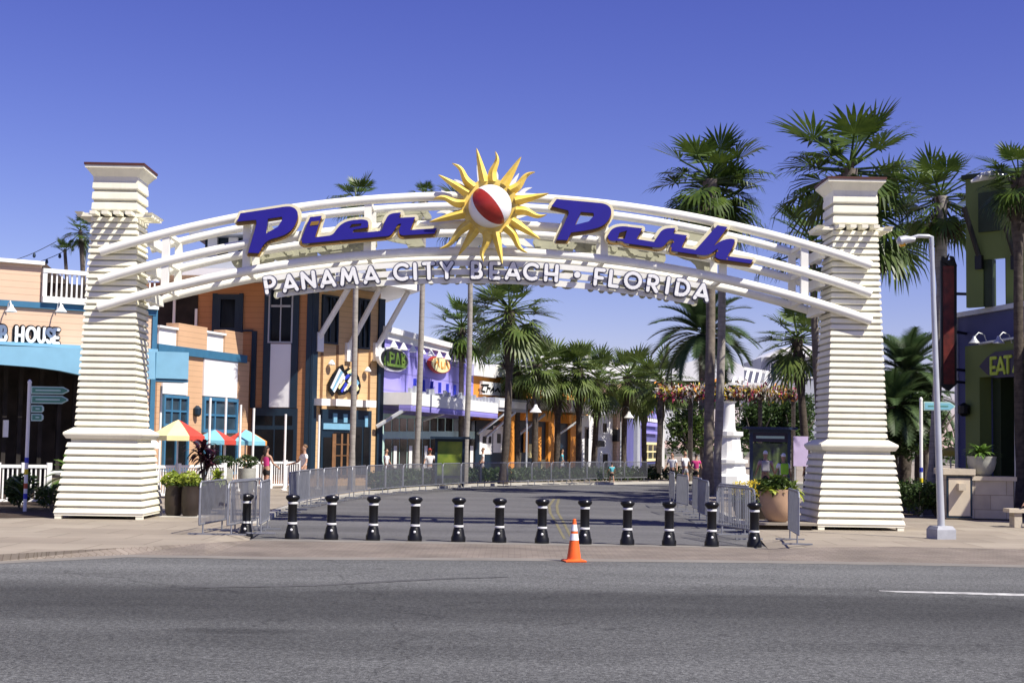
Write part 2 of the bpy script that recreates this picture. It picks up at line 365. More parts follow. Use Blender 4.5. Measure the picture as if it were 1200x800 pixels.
class Fr:
    """vertical working plane through two ground points; u along, v up (world z), d towards the viewer side"""
    def __init__(s, A, B):
        s.O = Vector((A[0], A[1], 0)); e = Vector((B[0] - A[0], B[1] - A[1], 0)); s.L = e.length; s.e = e.normalized()
        s.n = Vector((s.e.y, -s.e.x, 0)); s.ang = math.atan2(s.e.y, s.e.x)
        if s.n.dot(CAM - s.O) < 0: s.n = -s.n
    def P(s, u, v, d=0): return s.O + s.e * u + s.n * d + Vector((0, 0, v))
    def uv(s, x, y, d=0):
        r = ray(x, y); o = s.O + s.n * d
        t = (o - CAM).dot(s.n) / r.dot(s.n); p = CAM + r * t
        return ((p - s.O).dot(s.e), p.z)

def tag(o, label=None, cat=None, group=None, kind=None):
    if label: o["label"] = label
    if cat: o["category"] = cat
    if group: o["group"] = group
    if kind: o["kind"] = kind
    return o
def thing(name, label, cat, loc=(0, 0, 0), rz=0, group=None):
    o = bpy.data.objects.new(name, None); COL.objects.link(o)
    o.location = loc; o.rotation_euler = (0, 0, rz); o.empty_display_size = 0.2
    return tag(o, label, cat, group)
def proto(name, label, cat, group=None):
    o = thing(name, label, cat, (0, 0, 0), 0, group); return o
def copy_tree(o, parent=None):
    c = o.copy(); COL.objects.link(c)
    if parent: c.parent = parent; c.matrix_parent_inverse = o.matrix_parent_inverse.copy()
    for ch in o.children: copy_tree(ch, c)
    return c
def place(p, first, loc, rz=0, label=None, scale=None):
    o = p if first else copy_tree(p)
    o.location = loc; o.rotation_euler = (0, 0, rz)
    if label: o["label"] = label
    if scale: o.scale = scale
    return o
ORD = ['first', 'second', 'third', 'fourth', 'fifth', 'sixth', 'seventh', 'eighth', 'ninth', 'tenth', 'eleventh', 'twelfth', 'thirteenth', 'fourteenth', 'fifteenth', 'sixteenth', 'seventeenth', 'eighteenth', 'nineteenth', 'twentieth', 'twenty-first', 'twenty-second']

# ------------------------------------------------------------------ light and sky
SUN = Vector((0.64, -0.46, 1.0)).normalized()
w = bpy.data.worlds.new("World"); SC.world = w; w.use_nodes = True
nt = w.node_tree; bg = nt.nodes["Background"]
sky = nt.nodes.new("ShaderNodeTexSky"); sky.sky_type = 'NISHITA'; sky.sun_disc = False
el = math.asin(SUN.z); sky.sun_elevation = el; sky.sun_rotation = math.atan2(SUN.x, SUN.y)
sky.air_density = 1.0; sky.dust_density = 0.15; sky.ozone_density = 1.3; sky.altitude = 0
tint = nt.nodes.new("ShaderNodeMix"); tint.data_type = 'RGBA'; tint.blend_type = 'MULTIPLY'; tint.inputs[0].default_value = 1
tint.inputs[7].default_value = (0.41, 0.255, 0.93, 1)
pw = nt.nodes.new('ShaderNodeVectorMath'); pw.operation = 'POWER'; pw.inputs[1].default_value = (1.46, 1.60, 1.12)
nt.links.new(sky.outputs[0], pw.inputs[0]); nt.links.new(pw.outputs[0], tint.inputs[6]); nt.links.new(tint.outputs[2], bg.inputs[0]); bg.inputs[1].default_value = 0.072
sl = bpy.data.lights.new("sun", 'SUN'); sl.energy = 5.0; sl.angle = math.radians(0.5); sl.color = (1.0, 0.94, 0.83)
so = bpy.data.objects.new("sun", sl); COL.objects.link(so); so.rotation_euler = SUN.to_track_quat('Z', 'Y').to_euler(); so.location = (0, 0, 60)
SC.view_settings.view_transform = 'Standard'; SC.view_settings.look = 'None'; SC.view_settings.exposure = 0.56; SC.view_settings.gamma = 1
SC.view_settings.use_curve_mapping = False

# ------------------------------------------------------------------ ground
def sheet(name, pts, m, z=None, kind='structure'):
    mb = MB(); P = [Vector((p[0], p[1], p[2] if z is None else z)) for p in pts]
    tr = tessellate_polygon([[Vector((p.x, p.y, 0)) for p in P]])
    mb.add(P, [tuple(t) for t in tr])
    o = mb.build(name, m); 
    for poly in o.data.polygons:
        if poly.normal.z < 0: poly.flip()
    return tag(o, kind=kind)
sheet('ground', [(-900, -200), (900, -200), (900, 2200), (-900, 2200)], K['ground'], -0.03)
g2 = lambda pts, z=0: [G(x, y, z) for x, y in pts]
road_far = g2([(0, 660), (150, 652.5), (300, 655), (600, 656.5), (760, 658), (900, 659.5), (1050, 661.5), (1200, 664.5)])
sheet('road', [(-70, -30, 0), (80, -30, 0), (80, 31, 0), (22, 28, 0), (14, 27.2, 0)] + [tuple(p) for p in reversed(road_far)] + [(-12, 23.4, 0), (-20, 22, 0), (-70, 20, 0)], K['road'], 0.0)
# kerb line of the crossing (flush concrete band) + paver apron
low = [(-160, 672), (-60, 665.5)] + [(0, 660), (150, 652.5), (240, 653.6), (300, 655), (600, 656.5), (760, 658), (900, 659.5), (960, 660.3), (1050, 661.5), (1200, 664.5), (1300, 667), (1420, 672)]
mid = [(x, y - 3.0) for x, y in low]
upp = [(-160, 655), (-60, 651), (0, 649), (150, 641), (240, 636), (292, 633), (600, 638), (760, 640), (900, 642.5), (960, 641), (1050, 640), (1200, 643), (1300, 645), (1420, 648)]
mb = MB()
for i in range(len(low) - 1):
    a, b, c, d = G(*low[i], .004), G(*low[i + 1], .004), G(*mid[i + 1], .004), G(*mid[i], .004)
    mb.add([a, b, c, d], [(0, 1, 2, 3)])
tag(mb.build('kerb_band', K['conc']), kind='structure')
mb = MB()
for i in range(len(low) - 1):
    zl = lambda j: .006 if 4 < j < 9 else 0.12
    a, b, c, d = G(*mid[i], .004), G(*mid[i + 1], .004), G(*upp[i + 1], zl(i + 1)), G(*upp[i], zl(i))
    mb.add([a, b, c, d], [(0, 1, 2, 3)])
tag(mb.build('paver_crossing', K['pavers']), kind='structure')
# side street
left_kerb = [G(*p) for p in ( (300, 619), (330, 601), (355, 592.5), (391, 585.5), (430, 580), (477, 575), (555, 570), (620, 568))] + [Vector((5.6, 78.6, 0)), Vector((8.4, 82, 0)), Vector((14, 86, 0)), Vector((26, 90, 0)), Vector((70, 94, 0))]
right_kerb = [G(*p) for p in ( (880, 624), (842, 604), (800, 586))] + [Vector((7.6, 62, 0)), Vector((9.2, 66, 0)), Vector((14, 70.5, 0)), Vector((26, 73, 0)), Vector((70, 76, 0))]
sheet('street', [G(292, 632.6), G(600, 637.6), G(760, 639.6), G(900, 642)] + right_kerb + list(reversed(left_kerb)), K['street'], 0.001)
mb = MB(); bt = [(292, 632.9), (600, 637.9), (760, 639.9), (900, 642.4)]
for i in range(3):
    a, b = bt[i], bt[i + 1]
    mb.add([G(*a, .006), G(*b, .006), G(b[0], b[1] - 2.2, .006), G(a[0], a[1] - 2.2, .006)], [(0, 1, 2, 3)])
tag(mb.build('bollard_footing', K['conc']), kind='structure')
def raised(name, edge, far, m, km):
    """sidewalk slab 0.12 high with a kerb face along 'edge'"""
    H = .12
    top = [Vector((p.x, p.y, H)) for p in edge] + [Vector((x, y, H)) for x, y in far]
    sheet(name, top, m)
    mb = MB()
    for i in range(len(edge) - 1):
        a, b = edge[i], edge[i + 1]
        t = (b - a); t.z = 0; t.normalize(); nn = Vector((-t.y, t.x, 0))
        c_ = Vector((far[0][0], far[0][1], 0)) - a
        if nn.dot(Vector((top[len(edge) // 2 + 1].x * 0 + (1 if a.x > 1 and name.endswith('right') else -1), 0.6, 0))) < 0: nn = -nn
        zz = .126
        mb.hexa([Vector((a.x, a.y, 0)), Vector((b.x, b.y, 0)), b + nn * .18, a + nn * .18,
                 Vector((a.x, a.y, zz)), Vector((b.x, b.y, zz)), Vector(((b + nn * .18).x, (b + nn * .18).y, zz)), Vector(((a + nn * .18).x, (a + nn * .18).y, zz))])
    tag(mb.build('kerb', km), kind='structure')
mb = MB(); mb.add([G(240, 636, .12), G(292, 633, .008), Vector((left_kerb[0].x, left_kerb[0].y, .12))], [(0, 1, 2)])
mb.add([G(960, 641, .12), G(900, 642.5, .008), Vector((right_kerb[0].x, right_kerb[0].y, .12))], [(0, 1, 2)])
tag(mb.build('kerb_ramp', K['sidewalk']), kind='structure')
lfront = [G(x, y, .06) for x, y in upp[:4]] + [G(235, 628, .10)]
raised('sidewalk', left_kerb, [(70, 300), (-200, 300), (-200, 20)] + [(p.x, p.y) for p in [G(-160, 655, .12), G(-60, 651, .12), G(0, 649, .12), G(150, 641, .12), G(240, 636, .12)]], K['sidewalk'], K['kerb'])
raised('sidewalk_right', right_kerb, [(70, 30)] + [(p.x, p.y) for p in [G(1420, 648, .12), G(1300, 645, .12), G(1200, 643, .12), G(1050, 640, .12), G(960, 641, .12)]], K['sidewalk'], K['kerb'])
# painted markings
mb = MB()
pl = [(1030, 691.6, .5), (1050, 692.6, 1.4), (1080, 693.4, 1.9), (1120, 694.3, 2.2), (1200, 696.5, 2.5), (1330, 700, 3.0)]
for i in range(len(pl) - 1):
    a, b = pl[i], pl[i + 1]
    mb.add([G(a[0], a[1] + a[2] / 2, .005), G(b[0], b[1] + b[2] / 2, .005), G(b[0], b[1] - b[2] / 2, .005), G(a[0], a[1] - a[2] / 2, .005)], [(0, 1, 2, 3)])
tag(mb.build('white_edge_line', K['paintw']), kind='structure')
mb = MB()
for dx in (0, 9):
    pts = [(648 + dx * .6, 584), (642 + dx, 592), (643 + dx, 600), (650 + dx, 612), (655 + dx, 622), (660 + dx, 631)]
    for i in range(len(pts) - 1):
        a, b = pts[i], pts[i + 1]
        mb.add([G(a[0], a[1], .006), G(b[0], b[1], .006), G(b[0] + 3.4, b[1], .006), G(a[0] + 3.0, a[1], .006)], [(0, 1, 2, 3)])
tag(mb.build('yellow_centre_line', K['painty']), kind='structure')
mb = MB(); pl = [(228, 687.5, 1.2), (300, 686.8, 1.6), (380, 685, 1.4), (450, 681, 1.8), (520, 677.5, 1.4), (596, 675.5, .8)]
for i in range(len(pl) - 1):
    a, b = pl[i], pl[i + 1]
    mb.add([G(a[0], a[1] + a[2] / 2, .005), G(b[0], b[1] + b[2] / 2, .005), G(b[0], b[1] - b[2] / 2, .005), G(a[0], a[1] - a[2] / 2, .005)], [(0, 1, 2, 3)])
tag(mb.build('tar_seam', mat('tar', (0.075, 0.075, 0.075), 0.8, 0.3, 4)), kind='structure')
# mulch beds
def bed(pts, z=.13): return sheet('planting_bed', [G(x, y, .12) for x, y in pts], K['mulch'], z)
bed([(-30, 613), (0, 607), (66, 606), (68, 596), (84, 588), (84, 575), (-30, 575)])
bed([(1046, 604), (1106, 603), (1106, 578), (1046, 578)])

# ------------------------------------------------------------------ gate pillars
YAW = math.radians(1.0)
def arc_frame():
    c = Vector((-0.66, 36.72, 0)); a = c - Vector((math.cos(YAW), math.sin(YAW), 0)) * 12; b = c + Vector((math.cos(YAW), math.sin(YAW), 0)) * 12
    return Fr(a, b)
AF = arc_frame(); UC = 12.0
def pillar(cx, label):
    base = AF.P(UC + cx, 0.12)
    t = thing('gate_pillar', label, 'gate pillar', base, YAW, 'siding clad pillars of the gateway')
    c = (base.x, base.y, 0)
    def courses(z0, z1, w0, w1, n):
        mb = MB(); h = (z1 - z0) / n
        core = MB()
        for i in range(n):
            za = z0 + i * h; zb = za + h
            wa = w0 + (w1 - w0) * i / n; wb = w0 + (w1 - w0) * (i + 1) / n
            mb.sq([(wa - .018, za + h * .27), (wa + .012, za + h * .28), (wa + .020, za + h * .38), (wb + .012, zb - h * .06), (wb - .016, zb)], c, yaw=YAW)
        core.sq([(w0 - .022, z0), (w1 - .022, z1)], c, yaw=YAW)
        return mb, core
    mb, core = courses(.20, 1.98, 1.07, .86, 10); mb.sq([(1.07, .20), (1.075, .34), (1.04, .36)], c, yaw=YAW)
    lo = mb.build('lower_siding', K['cream'], t); core.build('core', K['slot'], lo)
    f = MB()
    for sx in (-1, 1):
        for sy in (-1, 1):
            p = base + Vector((sx * .98 * math.cos(YAW) - sy * .98 * math.sin(YAW), sx * .98 * math.sin(YAW) + sy * .98 * math.cos(YAW), 0))
            f.box((p.x, p.y, .165), (.16, .16, .09), YAW)
    f.build('corner_foot', K['cream'], t)
    mb = MB(); mb.sq([(.80, 1.95), (.80, 2.06), (.90, 2.07), (.96, 2.16), (.965, 2.2), (.95, 2.225), (.76, 2.34)], c, yaw=YAW); mb.build('waist_ledge', K['cream'], t)
    mb, core = courses(2.34, 7.60, .73, .555, 33)
    hi = mb.build('upper_siding', K['cream'], t); core.build('core', K['slot'], hi)
    # slatted bracket shelf
    mb = MB(); fr = Fr((base.x - math.cos(YAW), base.y - math.sin(YAW)), (base.x + math.cos(YAW), base.y + math.sin(YAW)))
    for side in range(4):
        ang = YAW + side * PI / 2
        ex = Vector((math.cos(ang), math.sin(ang), 0)); ey = Vector((-math.sin(ang), math.cos(ang), 0))
        for k in range(4):
            x = -.44 + k * .293
            p = base + ex * x - ey * .72
            mb.box((p.x, p.y, 7.66), (.15, .44, .085), ang)
        p = base - ey * .93
        # corner boards
    for sx in (-1, 1):
        p = base + Vector((math.cos(YAW), math.sin(YAW), 0)) * (sx * .87)
        mb.hexa([p + Vector(v) for v in ((-.06, -.50, 7.53), (.06, -.50, 7.53), (.06, .5, 7.53), (-.06, .5, 7.53), (-.10, -.62, 7.60), (.10, -.62, 7.60), (.10, .62, 7.60), (-.10, .62, 7.60))])
    mb.build('bracket_shelf', K['cream'], t)
    mb, core = courses(7.70, 8.5, .555, .55, 3)
    nk = mb.build('neck_siding', K['cream'], t); core.build('core', K['slot'], nk)
    mb = MB(); mb.sq([(.54, 8.48), (.55, 8.50), (.56, 8.62), (.70, 8.80), (.73, 8.82), (.73, 8.88)], c, yaw=YAW); mb.build('cap', K['cream'], t)
    mb = MB(); mb.sq([(.735, 8.882), (.75, 8.885), (.75, 8.945), (.12, 9.0)], c, yaw=YAW); mb.build('cap_roof', K['caproof'], t)
    return t
pillar(-9.35, 'cream siding clad gate pillar left of the street beside the dark flower pots')
pillar(9.28, 'cream siding clad gate pillar right of the street beside the terracotta bowl planter')

# ------------------------------------------------------------------ arch truss
RAD = 30.2
arch = thing('archway_truss', 'white curved tubular steel arch spanning the street between the two pillars', 'arch', AF.P(UC, 6.9))
def arcz(u, pk): return pk - (RAD - math.sqrt(max(RAD * RAD - (u * u), 0.01)))
def rail(pk, half, d, r, sq=False, m='tubew', name='rail', h=None, u0=None, u1=None, parent=arch):
    mb = MB(); n = 44; a, b = (-half, half) if u0 is None else (u0, u1)
    us = [a + (b - a) * i / n for i in range(n + 1)]
    if not sq:
        mb.path([AF.P(UC + u, arcz(u, pk), d) for u in us], r, 10)
        o = mb.build(name, K[m], parent, smooth=True)
    else:
        for i in range(n):
            q, s_ = us[i], us[i + 1]
            z0, z1 = arcz(q, pk), arcz(s_, pk)
            mb.add([AF.P(UC + q, z0 - h, d - r), AF.P(UC + s_, z1 - h, d - r), AF.P(UC + s_, z1 - h, d + r), AF.P(UC + q, z0 - h, d + r),
                    AF.P(UC + q, z0 + h, d - r), AF.P(UC + s_, z1 + h, d - r), AF.P(UC + s_, z1 + h, d + r), AF.P(UC + q, z0 + h, d + r)],
                   [(3, 2, 1, 0), (4, 5, 6, 7), (0, 1, 5, 4), (2, 3, 7, 6)] + ([(3, 0, 4, 7)] if i == 0 else []) + ([(1, 2, 6, 5)] if i == n - 1 else []))
        o = mb.build(name, K[m], parent)
    return o
FD, RD = .735, -.80
PKS = (8.27, 7.56, 6.88)
for pk in PKS:
    rail(pk, 9.62, FD, .115, name='front_rail')
    rail(pk, 8.72, RD, .105, name='rear_rail')
for u in (-8.0, -6.0, -3.0, 0.0, 2.92, 5.9, 7.95):
    for d, nm in ((FD - .02, 'front_post'), (RD + .02, 'rear_post')):
        mb = MB(); mb.fbox(AF, UC + u - .09, UC + u + .09, arcz(u, PKS[2]), arcz(u, PKS[0]), d - .06, d + .06); mb.build(nm, K['tubew'], arch)
    for pk in PKS:
        mb = MB(); z = arcz(u, pk); mb.fbox(AF, UC + u - .05, UC + u + .05, z - .05, z + .05, RD, FD - .05); mb.build('cross_brace', K['tubew'], arch)
for pk in PKS:      # short stubs from rear rails into the pillars
    for s_ in (-1, 1):
        mb = MB(); z = arcz(8.65, pk); mb.fbox(AF, UC + s_ * 8.42 - .07, UC + s_ * 8.42 + .07, z - .12, z + .12, RD - .02, FD - .08); mb.build('end_bracket', K['tubew'], arch)

# stroke helpers for flat lettering --------------------------------
def outline_slab(mb, fr, loops, wd, d0, d1, mi=0, closed=True):
    eps = 0.0
    for lp in loops:
        n = len(lp)
        for i in range(n if closed else n - 1):
            a = Vector(lp[i]); b = Vector(lp[(i + 1) % n]); t = b - a
            if t.length < 1e-5: continue
            t.normalize(); nn = Vector((-t.y, t.x)) * wd
            mb.prism(fr, [a + nn, a - nn, b - nn, b + nn], d0 - eps, d1 + eps, mi=mi); eps += .0004
        for i in range(n):
            a = Vector(lp[i]); mb.prism(fr, [a + Vector((math.cos(k * PI / 5), math.sin(k * PI / 5))) * wd for k in range(10)], d0 - eps, d1 + eps, mi=mi); eps += .0004
    return mb
def smooth_loop(pts, it=1, keep=55):
    P = [Vector(p) for p in pts]
    for _ in range(it):
        Q = []
        n = len(P)
        for i in range(n):
            a, b, c = P[i - 1], P[i], P[(i + 1) % n]
            an = (b - a).angle(c - b, 0) if (b - a).length > 1e-6 and (c - b).length > 1e-6 else 0
            if an > math.radians(keep) or an < 0.02: Q.append(b)
            else:
                l = min((b - a).length, (c - b).length) * .3
                Q.append(b + (a - b).normalized() * l); Q.append(b + (c - b).normalized() * l)
        P = Q
    return P
def px_loop(pts, d): return [Vector((AF.uv(x, y, d)[0], AF.uv(x, y, d)[1])) for x, y in pts]
P1 = [(282.4, 250.6), (336.4, 242.4), (343, 242.8), (348.2, 246.4), (349.6, 252), (348.7, 258.7), (344.2, 268), (337.5, 274), (328.5, 278), (311.6, 282.2), (303.9, 297), (291.4, 296.6), (301.6, 261.5), (300.4, 258.2), (278.4, 260.2)]
P1H = [(314.5, 257), (330.8, 254.5), (331.6, 257.6), (326.2, 266.2), (312, 274.5)]
IER = [(363.8, 255), (377.2, 253.5), (369.3, 278.6), (390.0, 276.2), (394.6, 269.5), (400.2, 263), (409.7, 258.9), (425.5, 257.5), (431.0, 259), (432.1, 262), (431.4, 267.0), (414.5, 269.6), (413.8, 272.9), (430.3, 272.9), (447.5, 270.9), (452.4, 257.4), (455, 253), (459.5, 250.6), (469.8, 249.6), (467.8, 255.7), (486.5, 255), (480.9, 270), (511.8, 268), (509.4, 274), (471.4, 276.4), (468, 274.4), (467.6, 270.5), (470.6, 262.6), (466.5, 263.0), (460, 274), (456.4, 277), (400.2, 281.8), (357.4, 285.9), (353.8, 284.4), (353.5, 281.5)]
IERH = [(409.6, 267.6), (412.5, 263.2), (424.0, 262.4), (423.4, 265.2), (411.6, 267.4)]
P2 = [(652.2, 233.9), (707.5, 239), (714, 242.3), (716.4, 247.5), (715, 255), (709.4, 263), (700.9, 267.4), (686.9, 270.7), (669, 273), (664.8, 281.9), (652.2, 281.5), (666.6, 250.5), (665.5, 247.2), (646, 242.2)]
P2H = [(680.5, 249), (695.1, 250.2), (695.9, 253), (689.7, 260), (673.8, 264)]
ARK = [(711.9, 277), (714.4, 271.4), (719.4, 267.2), (728.5, 265.3), (752.3, 268.2), (745.6, 280.6), (766.4, 284), (771.6, 275), (775, 270.4), (780.6, 268), (791, 267.7), (788.4, 274), (804.5, 276.4), (798.2, 290.4), (814.6, 293.2), (840.1, 264.5), (852, 266.6), (835.6, 289.0), (845.5, 281.6), (856.5, 280.0), (860.5, 281.6), (859.6, 286.5), (852, 300.6), (882, 304.9), (879, 309.2), (840.6, 303.8), (837.6, 301.2), (840.6, 291.6), (834.6, 296), (829, 299.2), (823, 299.6), (788.7, 294.8), (785.2, 293), (785.6, 289.6), (789, 281), (783.6, 281.0), (777.4, 289), (771.2, 290.8), (731.7, 285.4), (728.8, 282.6), (715.8, 282.7), (712.4, 280.6)]
ARKH = [(725.5, 273.2), (734.6, 270.6), (731.6, 280.4), (723.4, 280.0)]
def script_sign(words, label):
    dl = FD + .26
    loops = [(px_loop(o, dl), [px_loop(h, dl) for h in hs]) for o, hs in words]
    cu = sum(p.x for p in loops[0][0]) / len(loops[0][0])
    t = thing('script_sign', label, 'sign', AF.P(cu, min(p.y for p in loops[0][0]), dl), 0, 'script words on the arch')
    for (o, hs) in loops:
        o2 = smooth_loop(o, 2); 
        mb = MB(); mb.prism(AF, o2, dl - .10, dl - .05, [h[:] for h in hs] if (hs and len(hs[0]) == 5) else [])
        outline_slab(mb, AF, [o2], .082, dl - .10, dl - .05); mb.build('cream_outline', K['letterback'], t)
        sh = Vector((-.010, -.065))
        mb = MB(); mb.prism(AF, [p + sh for p in o2], dl - .02, dl + .02, [[p + sh for p in h] for h in hs] if (hs and len(hs[0]) == 5) else [])
        outline_slab(mb, AF, [[p + sh for p in o2]], .02, dl - .02, dl + .02); mb.build('bronze_letter_edge', K['bronze'], t)
        mb = MB(); mb.prism(AF, o2, dl + .03, dl + .085, hs); mb.build('blue_letter_face', K['blue'], t)
    if len(words[0][0]) == len(P1) and words[0][0] is P1:
        mb = MB(); mb.prism(AF, px_loop([(365.4, 260.4), (374.9, 259.4), (373.3, 264.0), (363.4, 265.2)], dl), dl + .088, dl + .096); mb.build('bronze_dot_gap', K['bronze'], t)
    mb = MB()      # pins fixing the word to the rails
    o = loops[0][0]
    for k in range(3):
        u = min(p.x for p in o) + (max(p.x for p in o) - min(p.x for p in o)) * (.25 + .25 * k)
        v = arcz(u - UC, PKS[1]); mb.fbox(AF, u - .03, u + .03, v - .03, v + .03, FD + .08, dl - .1)
    mb.build('fixing_pin', K['tubew'], t)
    return loops
W1 = script_sign([(P1, [P1H]), (IER, [IERH])], 'royal blue retro script word Pier with cream outline left of the sun')
W2 = script_sign([(P2, [P2H]), (ARK, [ARKH])], 'royal blue retro script word Park with cream outline right of the sun')
# rear copies (mirrored, seen from behind)
for loops, lab in ((W1, 'plain back of the rear facing script word behind the word Park'), (W2, 'plain back of the rear facing script word behind the word Pier')):
    mir = [[Vector((2 * UC - p.x, p.y)) for p in o] for o, hs in loops]
    dl = RD - .26
    t = thing('rear_sign_back', lab, 'sign', AF.P(mir[0][0].x, mir[0][0].y, dl), 0, 'rear faces of the arch signs')
    for o in mir:
        o2 = smooth_loop(list(reversed(o)), 1)
        mb = MB(); mb.prism(AF, o2, dl - .05, dl + .0); outline_slab(mb, AF, [o2], .085, dl - .05, dl); mb.build('letter_back', K['rearsign'], t)
    mb = MB(); v = mir[0][0]; mb.fbox(AF, v.x - .03, v.x + .03, v.y - .25, v.y - .2, dl, RD - .1); mb.build('fixing_pin', K['tubew'], t)

# banner PANAMA CITY BEACH . FLORIDA
def A_(a0, a1, r=1, cx=0, cy=0, n=9): return [(cx + r * math.cos(math.radians(a0 + (a1 - a0) * i / n)), cy + r * math.sin(math.radians(a0 + (a1 - a0) * i / n))) for i in range(n + 1)]
def bowl(x0, y0, y1, wd, n=8):
    r = (y1 - y0) / 2; cy = (y0 + y1) / 2
    return [(x0, y1)] + [(wd - r + r * math.cos(a), cy + r * math.sin(a)) for a in [PI / 2 - PI * i / n for i in range(n + 1)]] + [(x0, y0)]
GL = {
 'P': [[(0, 0), (0, 1)], bowl(0, .38, 1, .58)],
 'A': [[(0, 0), (.42, 1), (.84, 0)], [(.15, .24), (.69, .24)]],
 'N': [[(0, 0), (0, 1), (.74, 0), (.74, 1)]],
 'M': [[(0, 0), (.16, 1), (.5, .22), (.84, 1), (1.0, 0)]],
 'C': [[(.5 + .5 * math.cos(math.radians(a)), .5 + .5 * math.sin(math.radians(a))) for a in range(48, 314, 16)]],
 'I': [[(.1, 0), (.1, 1)]],
 'T': [[(0, 1), (.66, 1)], [(.33, 0), (.33, 1)]],
 'Y': [[(0, 1), (.36, .46), (.72, 1)], [(.36, .46), (.36, 0)]],
 'B': [[(0, 0), (0, 1)], bowl(0, .46, 1, .5), bowl(0, 0, .46, .58)],
 'E': [[(.54, 1), (0, 1), (0, 0), (.54, 0)], [(0, .40), (.46, .40)]],
 'H': [[(0, 0), (0, 1)], [(.72, 0), (.72, 1)], [(0, .42), (.72, .42)]],
 'F': [[(.52, 1), (0, 1), (0, 0)], [(0, .46), (.44, .46)]],
 'L': [[(0, 1), (0, 0), (.5, 0)]],
 'O': [[(.5 + .5 * math.cos(math.radians(a)), .5 + .5 * math.sin(math.radians(a))) for a in range(0, 361, 18)]],
 'R': [[(0, 0), (0, 1)], bowl(0, .44, 1, .56), [(.24, .44), (.58, 0)]],
 'D': [[(0, 0), (0, 1)], bowl(0, 0, 1, .76)],
 'U': [[(0, 1), (0, .32)] + [(.34 + .34 * math.cos(math.radians(a)), .34 + .34 * math.sin(math.radians(a))) for a in range(180, 361, 18)] + [(.68, 1)]],
 'S': [[(.56, .86), (.42, .98), (.2, .98), (.06, .84), (.08, .66), (.24, .54), (.42, .46), (.54, .32), (.52, .14), (.36, .02), (.16, .02), (0, .16)]],
 '.': [[(.2, .5), (.201, .5)]],
}
BAN = [('P', 316.9, 333.8), ('A', 340, 331.5), ('N', 361.5, 328.2), ('A', 384, 326.5), ('M', 409, 323.8), ('A', 435, 322), ('C', 470, 319), ('I', 485.6, 318.2), ('T', 502.5, 317.6), ('Y', 523.5, 316.8),
       ('B', 558.8, 316.6), ('E', 580, 317.4), ('A', 601, 317.8), ('C', 622, 318.6), ('H', 646, 320), ('.', 675, 322), ('F', 702.5, 325), ('L', 719.5, 326.8), ('O', 741.5, 329), ('R', 765, 332.5), ('I', 781.5, 334.4), ('D', 800, 337.5), ('A', 822.5, 342)]
ban = thing('banner_sign', 'white Panama City Beach Florida capitals outlined in navy along the lower arch slats', 'sign', AF.P(UC, 6.4, FD))
LD = FD + .22
for i, (pk) in enumerate((6.57, 6.35, 6.14)):
    h = (-5.36, -5.30, -5.22)[i]; rail(pk, 0, FD + .08 - .005 * i, .03, True, 'tubew', 'slat', .066, h, -h - .05, parent=ban)
def glyph(mb, fr, g, cu, cv, H, rot, wd, d0, d1, mi=0, mirror=1, xs=1):
    st = GL[g]; wmax = max(p[0] for l in st for p in l); ca, sa = math.cos(rot), math.sin(rot)
    eps = 0
    for l in st:
        L2 = []
        for x, y in l:
            a, b = (x - wmax / 2) * H * mirror * xs, (y - .5) * H
            L2.append(Vector((cu + a * ca - b * sa, cv + a * sa + b * ca)))
        if g == 'O': L2 = L2[:-1]
        outline_slab(mb, fr, [L2], wd, d0 - eps, d1 + eps, mi, closed=(g == 'O')); eps += .006
for g, x, y in BAN:
    u, v = AF.uv(x, y, LD); dx = u - UC; rot = -math.asin(dx / RAD)
    H = .365 if g != '.' else .3
    o = MB(); glyph(o, AF, g, u, v, H, rot, .075 if g != '.' else .11, LD - .05, LD - .02); bk = o.build('letter_outline', K['navy'], ban)
    o = MB(); glyph(o, AF, g, u, v, H, rot, .043 if g != '.' else .08, LD + .02, LD + .05); o.build('letter', K['white'], ban)
rb = thing('rear_banner_back', 'plain grey backs of the rear facing capitals under the lower arch slats', 'sign', AF.P(UC, 6.4, RD), 0, 'rear faces of the arch signs')
for g, x, y in BAN:
    mb = MB(); u, v = AF.uv(x, y, LD); dx = u - UC
    glyph(mb, AF, g, UC - dx, v + .11, .345, math.asin(dx / RAD), .088, RD - .16, RD - .12, mirror=-1); mb.build('letter_back', K['rearsign'], rb)
for i, pk in enumerate((6.57, 6.35)):
    rail(pk, 0, RD + .0, .03, True, 'tubew', 'slat', .062, -5.2, 5.2, parent=rb)

